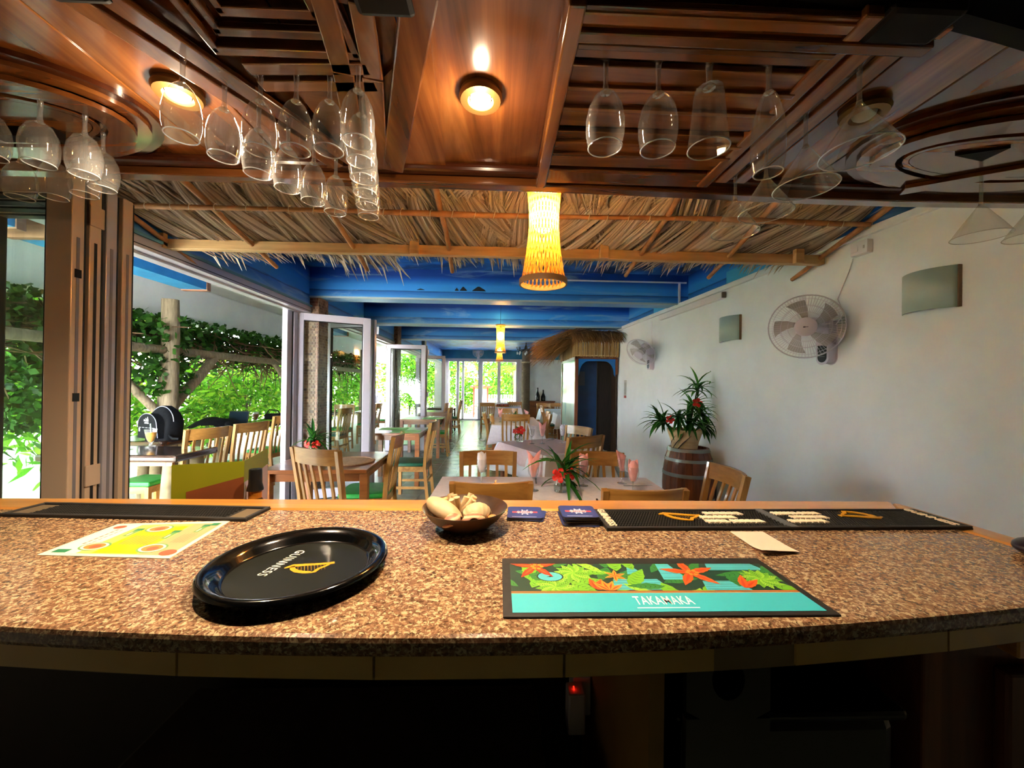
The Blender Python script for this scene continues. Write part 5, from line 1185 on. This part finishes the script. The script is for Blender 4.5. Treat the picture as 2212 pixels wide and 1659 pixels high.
MB().box(-.14, .0, -.1, .1, 0, .002).build('lime_half', M('lime_card', 'a0c020', .6), mp); MB().box(.0, .16, -.1, .1, 0, .002).build('grey_half', M('grey_card', '9cb0b4', .6), mp)
# ================================================================ on the customer ledge: standing menu and bottle
LIME = M('lime_menu', '666a02', .5); BRN = noisy('menu_photo_brown', '5c2a0a', '6c3410', 5, .6); LIL = M('menu_lilac', '9c8c98', .6)
sm = thing('standing_menu', 'open lime green menu folder with a brown picture standing behind the bar edge', 'menu', (-.86, 1.3, .861))
S0 = Vector((.04, -.03, 0)); A0 = Vector((-.13, -.10, 0)); B0 = Vector((-.035, .225, 0)); H = .285
def panel(name, a, c, z0, z1a, z1c, mat, off, z0c=None):
    d = (c-a).normalized(); nn = Vector((d.y, -d.x, 0))*off; z0c = z0 if z0c is None else z0c
    MB().add([a+nn+Vector((0, 0, z0)), c+nn+Vector((0, 0, z0c)), c+nn+Vector((0, 0, z1c)), a+nn+Vector((0, 0, z1a))], [(0, 1, 2, 3)]).build(name, mat, sm, solid=.0016)
panel('left_cover', A0, S0, 0, H, H, LIME, 0); panel('right_cover', S0, B0, 0, H, H, LIME, 0)
panel('picture', A0.lerp(S0, .2), S0, .005, .20, .235, BRN, .002); panel('picture', S0, B0.lerp(S0, .04), .005, .215, .225, LIL, .002)
panel('picture', S0, B0.lerp(S0, .55), .005, .06, .10, BRN, .004)
sbt = thing('sauce_bottle', 'brown sauce bottle with black cap in front of the lime menu', 'bottle', (-.765, 1.24, .861))
MB().lathe([(.001, 0), (.034, 0), (.036, .01), (.036, .13), (.03, .155), (.018, .175), (.0165, .2), (.001, .2)], 20).build('body', M('brown_glass', '2c1408', .1, coat=.5), sbt, smooth=50)
MB().lathe([(.0185, .176), (.0185, .2), (.0175, .2), (.0175, .176)], 20).build('neck_label', M('amber_label', '9a5c18', .4), sbt)
MB().lathe([(.0235, .2), (.0235, .205), (.019, .222), (.0185, .262), (.0175, .266), (.001, .266)], 20).build('cap', BLACK, sbt, smooth=40)
# ================================================================ on the counter
ZC = 1.0502
PALE = M('mat_print_cream', 'f0dcc0', .6); GOLDP = M('harp_gold', 'c8901c', .45); GOLDD = M('harp_dark', '6a4a14', .5)
def harp(parent, T, s, depth=.0, z=0):
    """small harp emblem in the local xy plane, about s long"""
    k = s
    def st(pts, w0): 
        b_ = MB(); vv = []; P2 = [Vector((p[0]*k, p[1]*k, z)) for p in pts]
        for i, p in enumerate(P2):
            d = (P2[min(i+1, len(P2)-1)]-P2[max(i-1, 0)]).normalized(); n_ = Vector((-d.y, d.x, 0))*(w0[i] if isinstance(w0, list) else w0)*k; vv += [p-n_, p+n_]
        b_.add(vv, [(2*i, 2*i+2, 2*i+3, 2*i+1) for i in range(len(P2)-1)]); return b_
    a = st([(-.5, -.02), (-.36, .08), (-.1, .10), (.2, .10), (.42, .12), (.5, .16), (.52, .10), (.46, .07)], [.02, .07, .06, .05, .045, .04, .03, .015]); a.build('harp_pillar', GOLDP, parent, T=T, solid=depth)
    st([(-.36, .06), (-.3, -.08), (-.18, -.2), (0, -.27), (.14, -.28)], [.05, .055, .06, .055, .045]).build('harp_body', GOLDP, parent, T=T, solid=depth)
    st([(.46, .1), (.36, -.04), (.27, -.12), (.22, -.28), (.14, -.3)], [.03, .035, .04, .045, .03]).build('harp_neck', GOLDP, parent, T=T, solid=depth)
    b_ = MB()
    for q in range(9):
        x0 = -.24+.07*q; b_.flat([((x0-.004)*k, .06*k), ((x0+.004)*k, .06*k), ((x0+.10)*k, (-.22+.004*q)*k), ((x0+.092)*k, (-.22+.004*q)*k)], z)
    b_.build('harp_strings', GOLDP, parent, T=T)
def nub_mat(name, label, x, y, rz, wd, dp, cells, h=.009):
    o = thing(name, label, 'bar mat', (x, y, ZC), rz)
    MB().box(-wd/2, wd/2, -dp/2, dp/2, 0, .004).build('base', RUBBER, o)
    b_ = MB(); e = .009
    b_.box(-wd/2, wd/2, -dp/2, -dp/2+e, .004, h).box(-wd/2, wd/2, dp/2-e, dp/2, .004, h).box(-wd/2, -wd/2+e, -dp/2+e, dp/2-e, .004, h).box(wd/2-e, wd/2, -dp/2+e, dp/2-e, .004, h)
    b_.build('raised_rim', M('rim_rubber', '2e2c2c', .5), o, bevel=.002)
    nb = MB(); s_ = .0036
    for (x0, x1, y0, y1) in cells:
        j = 0; yy = y0+s_
        while yy < y1-s_:
            xx = x0+s_+(s_ if j % 2 else 0)
            while xx < x1-s_:
                q = s_*.72; p_ = s_*.5; nb.add([(xx-q, yy-q, .004), (xx+q, yy-q, .004), (xx+q, yy+q, .004), (xx-q, yy+q, .004), (xx-p_, yy-p_, .0078), (xx+p_, yy-p_, .0078), (xx+p_, yy+p_, .0078), (xx-p_, yy+p_, .0078)], [(4, 5, 6, 7), (0, 1, 5, 4), (1, 2, 6, 5), (2, 3, 7, 6), (3, 0, 4, 7)])
                xx += 2*s_
            yy += 2*s_*.95; j += 1
    tag(nb.build('rubber_nubs', RUBBER, o), kind='stuff'); return o
rm = nub_mat('bar_runner', 'long black rubber bar runner with cream lettering and gold harps', .735, 1.004, .012, .94, .142, [(-.46, -.005, -.06, .06), (.012, .46, -.06, .06)])
MB().box(-.006, .014, -.07, .07, .004, .0092).build('divider', M('grey_divider', '5a5c60', .5), rm)
MB().box(-.47, -.445, -.07, .07, .004, .0085).build('end_panel', RUBBER, rm); MB().box(.445, .47, -.07, .07, .004, .0085).build('end_panel', RUBBER, rm)
text('GUINNESS', .026, PALE, rm, TR(-.452, 0, .010, -PI/2), 'raised_lettering', .0012, .0006, 1.05)
text('GUINNESS', .026, PALE, rm, TR(.436, 0, .010, -PI/2), 'raised_lettering', .0012, .0006, 1.05)
for y0, runs in ((.030, ((-.173, -.07, 6), (.020, .090, 6), (.096, .150, 4))), (.0, ((-.2, -.105, 7), (.050, .147, 7))), (-.030, ((-.2, -.142, 4), (-.134, -.05, 6), (.022, .119, 6)))):
    for x0, x1, n in runs:                     # raised lettering too blurred to read: one slab per letter
        p_ = (x1-x0)/n
        for q in range(n): xa = x0+p_*q+.001; xb = x0+p_*(q+1)-.0015; MB().prism([(xa+.003, y0-.010), (xb+.003, y0-.010), (xb-.003, y0+.010), (xa-.003, y0+.010)], .004, .0112).build('raised_letter', PALE, rm, bevel=.0015)
harp(rm, TR(-.25, .012, .0095, -.25), .105, .002); harp(rm, TR(.25, .01, .0095, PI-.25), .105, .002)
lm = nub_mat('bar_mat', 'narrow black nubbed rubber bar mat behind the menu sheet', -.946, 1.052, -.052, .635, .098, [(-.255, .255, -.04, .04)])
for x0 in (-.285, .285): MB().box(x0-.024, x0+.024, -.035, .035, .004, .0046).build('clear_window', M('mat_window%d' % (x0 > 0), '6e5c46', .3), lm)
# coloured bar mat
tk = thing('printed_bar_mat', 'turquoise bar mat with tropical leaf print and white lettering', 'bar mat', (.2715, .677, ZC), 0)
MB().box(-.2615, .2615, -.098, .098, 0, .003).build('base', RUBBER, tk, bevel=.001)
TEAL = M('mat_turquoise', '3cb4c0', .5); MB().box(-.247, .247, -.088, .072, .003, .0032).build('print_ground', M('print_dark', '16382c', .5), tk); MB().box(-.247, .247, -.088, -.034, .0032, .0034).build('print_band', TEAL, tk)
MB().box(-.247, .247, -.034, -.032, .0034, .0035).box(-.247, .247, -.030, -.028, .0034, .0035).build('print_line', M('print_orange', 'e8843c', .5), tk)
text('TAKAMAKA', .034, M('print_white', 'f4f4f0', .5), tk, TR(.0, -.058, .0036), 'lettering', 0, .0004, 1.08, sx=.5); MB().box(-.05, .05, -.0785, -.0765, .0034, .0036).build('print_underline', M('print_white2', 'f4f4f0', .5), tk)
r = random.Random(31); CL = {}
for n_, c in (('g1', '6cae28'), ('g2', '2f7a34'), ('g3', '8cc43c'), ('o1', 'd8541c'), ('o2', 'e88a2c'), ('r1', 'b83418'), ('t1', '4ab0bc'), ('dk', '0e2620')): CL[n_] = (M('print_'+n_, c, .5), MB())
zz = [.0034]
def pleaf(x, y, a, L, wd, c, vein=None):
    n = 9; up_, dn = [], []
    for k in range(n+1):
        t_ = k/n; h = wd*math.sin(PI*t_**.8)*(1 if k % 2 == 0 or wd < .008 else .86); up_.append((t_*L, h)); dn.append((t_*L, -h))
    pl = up_+dn[::-1][1:-1]; ca, sa = math.cos(a), math.sin(a); pts = []
    for u, v_ in pl:
        px, py = x+u*ca-v_*sa, y+u*sa+v_*ca; pts.append((min(max(px, -.247), .247), min(max(py, -.027), .0718)))
    CL[c][1].flat(pts, zz[0]); zz[0] += .0000025
    if vein:
        for k in range(1, 8):
            t_ = k/8; h = wd*math.sin(PI*t_**.8)*.85
            for s_ in (-1, 1):
                q = [(t_*L-.0006, 0), (t_*L+.0006, 0), (t_*L+.006, s_*h)]; pp = [(x+u*ca-v_*sa, y+u*sa+v_*ca) for u, v_ in q]
                if all(-.247 < p[0] < .247 and -.027 < p[1] < .0718 for p in pp): CL[vein][1].flat(pp if s_ > 0 else pp[::-1], zz[0])
        zz[0] += .0000025
for k in range(22): pleaf(r.uniform(-.24, .24), r.uniform(-.02, .06), r.random()*6.28, r.uniform(.05, .09), r.uniform(.010, .018), r.choice(('g2', 'g1', 'g2')), 'dk')
for x0, x1, y0, y1 in ((-.07, .03, -.024, .012), (.03, .075, .01, .07), (.13, .24, .045, .071), (.09, .17, -.026, .005), (-.03, .0, .03, .06)):
    CL['t1'][1].flat([(x0, y0), (x1, y0), (x1-.012, y1), (x0+.008, y1)], zz[0]); zz[0] += .000003
    for k in range(4):
        yv = y0+(y1-y0)*(k+.5)/4; CL['dk'][1].flat([(x0+.004, yv), (x1-.008, yv), (x1-.008, yv+.0008), (x0+.004, yv+.0008)], zz[0]); zz[0] += .0000025
for k in range(20): pleaf(r.uniform(-.24, .24), r.uniform(-.02, .06), r.random()*6.28, r.uniform(.05, .085), r.uniform(.009, .016), r.choice(('g1', 'g3', 'g1', 'g2')), 'dk')
for cx, cy, a0 in ((-.13, .035, .3), (-.17, -.015, 1.0), (.21, .012, 2)):          # round fan leaves
    for k in range(14): pleaf(cx, cy, a0+2*PI*k/14, .036, .0085, 'g1' if k % 2 else 'g3', 'dk')
pl = [(-.175+.022*math.cos(2*PI*k/20), .022+.016*math.sin(2*PI*k/20)) for k in range(20)]; CL['dk'][1].flat([(x*1.0+(x+.175)*.12, y+(y-.022)*.12) for x, y in pl], zz[0]); CL['t1'][1].flat(pl, zz[0]+.00001); zz[0] += .00002
CL['dk'][1].flat([(-.176, .018), (-.172, .022), (-.174, .034)], zz[0]).flat([(-.182, .02), (-.168, .02), (-.175, .024)], zz[0]); zz[0] += .000005
for cx, cy, n, L, c in ((.09, .035, 5, .055, 'o1'), (-.2, .06, 5, .05, 'r1'), (-.1, -.024, 3, .04, 'o1'), (-.055, .024, 6, .022, 'o2'), (-.08, -.027, 4, .035, 'o2'), (.16, -.02, 2, .05, 'o1')):
    for k in range(n):
        a = (2*PI*k/n+.35) if n > 4 else .6+k*.55; pleaf(cx, cy, a, L, L*.17, c, None); pleaf(cx, cy, a, L*.8, L*.05, 'r1' if c != 'r1' else 'o1')
for cx, cy in ((.095, .035), (-.195, .06)):
    for k in range(6): CL['o2'][1].flat([(cx+.009*math.cos(k)+.004*math.cos(q*PI/4), cy+.008*math.sin(k)+.004*math.sin(q*PI/4)) for q in range(8)], zz[0])
for n_, (m_, b_) in CL.items(): tag(b_.build('tropical_print', m_, tk), kind='stuff')
# tray
ty = thing('serving_tray', 'round glossy black serving tray with white lettering and gold harp', 'tray', (-.365, .727, ZC), 0)
MB().lathe([(.001, .006), (.118, .006), (.122, .009), (.128, .018), (.138, .026), (.147, .029), (.153, .027), (.155, .022), (.150, .016), (.135, .002), (.130, 0), (.001, 0)], 64).build('tray_body', BLACK_G, ty, smooth=50)
MB().lathe([(.001, .0064), (.117, .0064)], 48).build('tray_floor', M('tray_floor', '12140f', .35), ty)
WT = M('tray_white', 'f0ead8', .5); dA = math.radians(-101)
tx = TR(-.045, .024, .0068, dA); text('GUINNESS', .0265, WT, ty, tx, 'lettering', 0, .0, 1.12, sx=.8)
harp(ty, TR(.012, .006, .0068, .12), .082)
# menu sheet
me_ = thing('menu_sheet', 'laminated menu sheet with yellow panel and dish pictures', 'menu', (-.788, .884, ZC), .0)
c4 = [(-.135, .084), (.117, .107), (.143, -.104), (-.127, -.087)]
def bil(u, v_):
    a = Vector(c4[3]).lerp(Vector(c4[2]), u); b_ = Vector(c4[0]).lerp(Vector(c4[1]), u); return tuple(a.lerp(b_, v_))
MB().prism([bil(0, 0), bil(1, 0), bil(1, 1), bil(0, 1)], 0, .0012).build('paper', M('paper_cream', 'ecdcc0', .35), me_)
pr_ = {'y': ('dcb810', MB()), 'yl': ('d8c060', MB()), 'p': ('e0a070', MB()), 'g': ('6a9a58', MB()), 'gd': ('2f7a50', MB()), 'o': ('d8843c', MB()), 'r': ('d85c40', MB()), 'w': ('f4ead0', MB()), 'k': ('8a8468', MB())}
mz = [.0013]
def patch(c, u0, u1, v0, v1): pr_[c][1].flat([bil(u0, v0), bil(u1, v0), bil(u1, v1), bil(u0, v1)], mz[0]); mz[0] += .00001
def disc(c, u, v_, r1, r2): pr_[c][1].flat([bil(u+r1*math.cos(2*PI*k/24), v_+r2*math.sin(2*PI*k/24)) for k in range(24)], mz[0]); mz[0] += .00001
patch('yl', .04, .75, .06, .93); patch('p', .72, .96, .06, .93); patch('w', .04, .25, .06, .93); patch('y', .36, .70, .08, .85)
for u, v_ in ((.27, .25), (.74, .22), (.48, .78)): disc('g', u, v_, .11, .12); disc('w', u, v_, .095, .10); disc('o', u, v_, .075, .08); disc('r', u+.01, v_-.01, .04, .05)
for u, v_ in ((.30, .70), (.66, .62), (.83, .80)): patch('g', u, u+.05, v_-.16, v_+.02); patch('gd', u-.01, u+.06, v_+.02, v_+.09); patch('w', u+.015, u+.03, v_-.13, v_-.04)
disc('r', .10, .86, .05, .06); disc('r', .92, .12, .06, .07); patch('gd', .05, .16, .07, .16); patch('gd', .88, .95, .85, .93)
for k in range(9): patch('k', .42+.028*k, .428+.028*k, .3, .55)
for k in range(7): patch('k', .13+.0, .15, .3+.07*k, .35+.07*k); patch('k', .18, .192, .28+.07*k, .33+.07*k)
for k in range(5): patch('k', .80+.025*k, .805+.025*k, .35, .6)
for n_, (c, b_) in pr_.items(): tag(b_.build('print', M('menu_ink_'+n_, c, .4), me_), kind='stuff')
nt_ = thing('paper_bill', 'folded cream paper slip lying in front of the bar runner', 'paper', (.604, .859, ZC), 0)
b = MB(); vv = []
for i in range(7):
    t_ = i/6; lift = .012*(1-t_)**3*0+.006*max(0, (t_-.6))**2*8
    for a, c in (((-.037, .064), (.045, .064)), ((-.049, -.070), (.04, -.058)), ): pass
    l = Vector((-.037, .064)).lerp(Vector((-.049, -.070)), t_); q = Vector((.045, .064)).lerp(Vector((.04, -.058)), t_)
    vv += [(l.x, l.y, .0012+lift+.004*t_), (q.x, q.y, .001+lift*.4)]
b.add(vv, [(2*i, 2*i+2, 2*i+3, 2*i+1) for i in range(6)]).build('sheet', M('paper_pinkish', 'e8d0bc', .7), nt_, solid=.0006)
MB().prism([(-.035, .06), (.04, .06), (.036, -.05), (-.04, -.056)], 0, .0006).build('under_sheet', M('paper_tan', 'dcc0a8', .7), nt_)
# shells in a coconut bowl
bw = thing('shell_bowl', 'shallow dark coconut-wood bowl on the counter', 'bowl', (-.08, .95, ZC), 0)
MB().lathe([(.001, 0), (.045, 0), (.06, .008), (.085, .028), (.102, .05), (.104, .053), (.1, .052), (.08, .034), (.055, .014), (.001, .008)], 40).build('bowl', noisy('coconut_wood', '2c1a10', '4c3220', 25, .35, coat=.3), bw, smooth=60)
SHL = noisy('cream_shell', 'b8986c', 'd0b48c', 20, .5); SHP = M('striped_shell', 'd8b490', .5); t = NT(SHP); wv = t.n('ShaderNodeTexWave'); wv.inputs['Scale'].default_value = 28; wv.bands_direction = 'Z'; t.l(t.coord(), wv.inputs[0]); t.base(t.ramp(wv.outputs[0], [(.2, 'ccac84'), (.8, '98644c')]))
s1 = tag(MB().ball((0, 0, 0), .055, .026, .022, 20, 12).build('cuttlebone', SHL, None, smooth=80, T=TR(-.128, .925, ZC+.05, -.55, 0, .35)), 'long smooth cream shell leaning over the bowl rim', 'shell')
def ribbed(name, label, x, y, z, s, rx, rz, mat):
    b_ = MB(); n = 24; prof = []; vv = []
    for i in range(10):
        t_ = i/9
        for k in range(n):
            a = PI*k/(n-1); rr = s*math.sin(PI*(.08+.84*t_)/1.0)**.7*(1+.05*math.sin(a*16)); vv.append((rr*math.cos(a), (t_-.5)*s*1.7, rr*.75*math.sin(a)))
    b_.add(vv, [(i*n+k, i*n+k+1, (i+1)*n+k+1, (i+1)*n+k) for i in range(9) for k in range(n-1)])
    return tag(b_.build(name, mat, None, smooth=70, solid=.002, T=TR(x, y, z, rz, rx)), label, 'shell')
ribbed('sea_shell', 'striped pinkish ribbed shell at the front of the bowl', -.102, .885, ZC+.034, .026, -.35, 1.4, SHP); ribbed('sea_shell', 'pale clam shell with curved ridges at the front of the bowl', -.055, .888, ZC+.034, .028, -.4, .1, SHP)
ribbed('sea_shell', 'broad cream scallop shell resting behind the clam', -.05, .93, ZC+.04, .034, .3, .4, SHL)
cr_ = MB(); r = random.Random(2)
for k in range(9): a = r.random()*6.28; q = r.random()*.026; cr_.tube([(0, 0, 0), (math.cos(a)*q, math.sin(a)*q, .025), (math.cos(a)*q*1.5, math.sin(a)*q*1.5, .042+.01*r.random())], [.012, .010, .008], 7)
tag(cr_.build('coral_piece', SHL, None, smooth=60, T=TR(-.095, .955, ZC+.028)), 'knobbly cream coral piece at the back of the bowl', 'coral')
tag(MB().ball((0, 0, 0), .012, .009, .008, 10, 6).build('pebble_shell', M('orange_shell', 'c87838', .5), None, smooth=80, T=TR(-.012, .91, ZC+.038)), 'tiny orange shell at the bowl edge', 'shell')
# beer coasters
CB = noisy('coaster_blue', '26336c', '2c3a78', 40, .6); CE = M('coaster_card', '3a3428', .8); CRd = M('coaster_red', 'c83c44', .6); CW = M('coaster_white', 'e0dce4', .6)
def rr_poly(w2, r_): 
    p = []
    for cx, cy, a0 in ((w2-r_, w2-r_, 0), (-w2+r_, w2-r_, PI/2), (-w2+r_, -w2+r_, PI), (w2-r_, -w2+r_, 1.5*PI)):
        for k in range(5): a = a0+PI/2*k/4; p.append((cx+r_*math.cos(a), cy+r_*math.sin(a)))
    return p
CPL = MB().prism(rr_poly(.0465, .009), 0, .0014).mesh('card', CE); CTOP = MB().flat(rr_poly(.0463, .009), .0015).mesh('printed_face', CB)
def coaster(x, y, z, rz, label, group, top=False, turn=0):
    o = thing('beer_coaster', label, 'coaster', (x, y, z), rz, group); inst('card', CPL, o); inst('printed_face', CTOP, o)
    if top:
        MB().box(-.034, .034, -.006, .006, .0016, .00165).build('red_banner', CRd, o); b_ = MB()
        for k in range(16):
            a = 2*PI*k/16; q = .021 if k % 2 else .014; b_.flat([(q*.4*math.cos(a-.15), q*.4*math.sin(a-.15)), (q*math.cos(a-.10), q*math.sin(a-.10)), (q*math.cos(a+.10), q*math.sin(a+.10)), (q*.4*math.cos(a+.15), q*.4*math.sin(a+.15))], .00158)
        b_.build('emblem', CW, o); text('SEYBREW', .0105, CW, o, TR(0, 0, .0017, turn), 'lettering', 0, .0003); MB().box(-.034, .030, -.038, -.036, .0016, .00165).build('small_print', CW, o)
    return o
for k in range(5): coaster(.075+(.006 if k == 0 else -.002)*1, 1.04-.002*(k == 1), ZC+.0018*k, (-.22 if k == 0 else -.12+.02*k), 'blue beer coaster on top of the short coaster pile' if k == 4 else 'blue beer coaster within the short pile beside the shell bowl', None if k == 4 else 'lower coasters of the short pile', k == 4, PI)
for k in range(13): coaster(.212+RN.uniform(-.003, .003), 1.006+RN.uniform(-.003, .003)-(.004 if k < 3 else 0), ZC+.0018*k, .02+RN.uniform(-.05, .05), 'blue beer coaster on top of the tall coaster pile' if k == 12 else 'blue beer coaster within the tall pile at the runner end', None if k == 12 else 'lower coasters of the tall pile', k == 12)
ph = thing('computer_mouse', 'dark rounded gadget at the far right end of the counter', 'gadget', (1.165, .80, ZC), .4)
MB().ball((0, 0, .016), .05, .03, .016, 18, 10).build('shell', M('dark_plum', '1c1424', .3), ph, smooth=80); MB().box(-.02, .02, -.004, .004, .03, .0335).build('button', BLACK, ph, bevel=.001)
# ================================================================ garden beyond the far doors
GF = 'shrubs beyond the far garden doors'
for x, y, z, s, k in ((-3.9, 20.2, 2.4, 1.7, 1), (-5.6, 21.0, 2.2, 1.8, 2), (-3.2, 18.5, .8, 1.1, 0), (-1.9, 21.5, 1.0, 1.3, 1), (-.2, 20.2, .5, 1.0, 2), (1.3, 20.5, .6, 1.1, 0), (-3.6, 22, 2.3, 1.7, 2), (.6, 24, 2.2, 2.0, 1), (2.6, 22, 1.4, 1.5, 0), (-1.2, 26, 2.6, 2.2, 0)):
    shrub(x, y, z, s, k, ('wide bright green shrub far behind the garden doors' if s > 1.4 else 'bright green shrub just outside the garden doors'), GF if s <= 1.4 else 'wide shrubs far behind the garden doors')
pa = thing('palm_tree', 'small palm tree with arching fronds seen through the far window', 'palm tree', (.75, 19.0, -.15))
MB().tube([(0, 0, 0), (.05, 0, 1.0), (.0, 0, 2.3)], [.13, .11, .1], 10).build('trunk', noisy('palm_trunk', '8a6a4c', 'b08a64', 14, .8), pa, smooth=50)
r = random.Random(8)
for k in range(13):
    a = 2*PI*k/13; b = MB(); prev = Vector((0, 0, 2.25)); d = Vector((math.cos(a), math.sin(a), .8)).normalized(); pts = [prev.copy()]
    for q in range(7): prev = prev+d*.2; d = (d+Vector((0, 0, -.22))).normalized(); pts.append(prev.copy())
    b.tube(pts, .012, 4)
    for q in range(1, 8):
        t_ = pts[q]; dd = (pts[q]-pts[q-1]).normalized(); sd = dd.cross(Vector((0, 0, 1))).normalized()
        for s_ in (-1, 1):
            for o_ in (0, .5): p0 = t_-dd*.1*o_*2; b.ribbon([p0, p0+(sd*s_*.2+dd*.12-Vector((0, 0, .03))), p0+(sd*s_*.36+dd*.25-Vector((0, 0, .16)))], [.012, .022, .002], dd)
    b.build('frond', GL1, pa)
pf = thing('picket_fence', 'white picket fence beyond the far garden doors', 'fence', (.6, 18.3, -.15))
pk_ = MB().box(-.03, .03, -.01, .01, 0, 1.12).mesh('picket', M('fence_white', 'e6eaea', .6))
for k in range(24): inst('picket', pk_, pf, TR(-1.3+.115*k, 0, 0))
MB().box(-1.35, 1.4, .01, .04, .3, .36).build('rail', M('fence_white2', 'e6eaea', .6), pf); MB().box(-1.35, 1.4, .01, .04, .85, .91).build('rail', M('fence_white3', 'e6eaea', .6), pf)
sg = thing('menu_board', 'red-framed outdoor board with a small red roof outside the garden doors', 'sign board', (-.95, 17.2, -.15)); RD = M('red_paint', 'c84030', .5)
for x in (-.18, .42): MB().box(x-.035, x+.035, -.035, .035, 0, 1.45).build('post', RD, sg)
MB().box(-.15, .38, -.02, .02, .75, 1.4).build('board', M('board_white', 'f0ece8', .5), sg); MB().prism([(-.35, -.15), (.6, -.15), (.6, .15), (-.35, .15)], 1.45, 1.52).build('roof', RD, sg)
pv = MB().box(-3, 4, 15.7, 18, -.15, -.03).build('garden_path', noisy('pale_paving', 'd0ccc0', 'e0dcd0', 3, .8)); tag(pv, kind='structure')
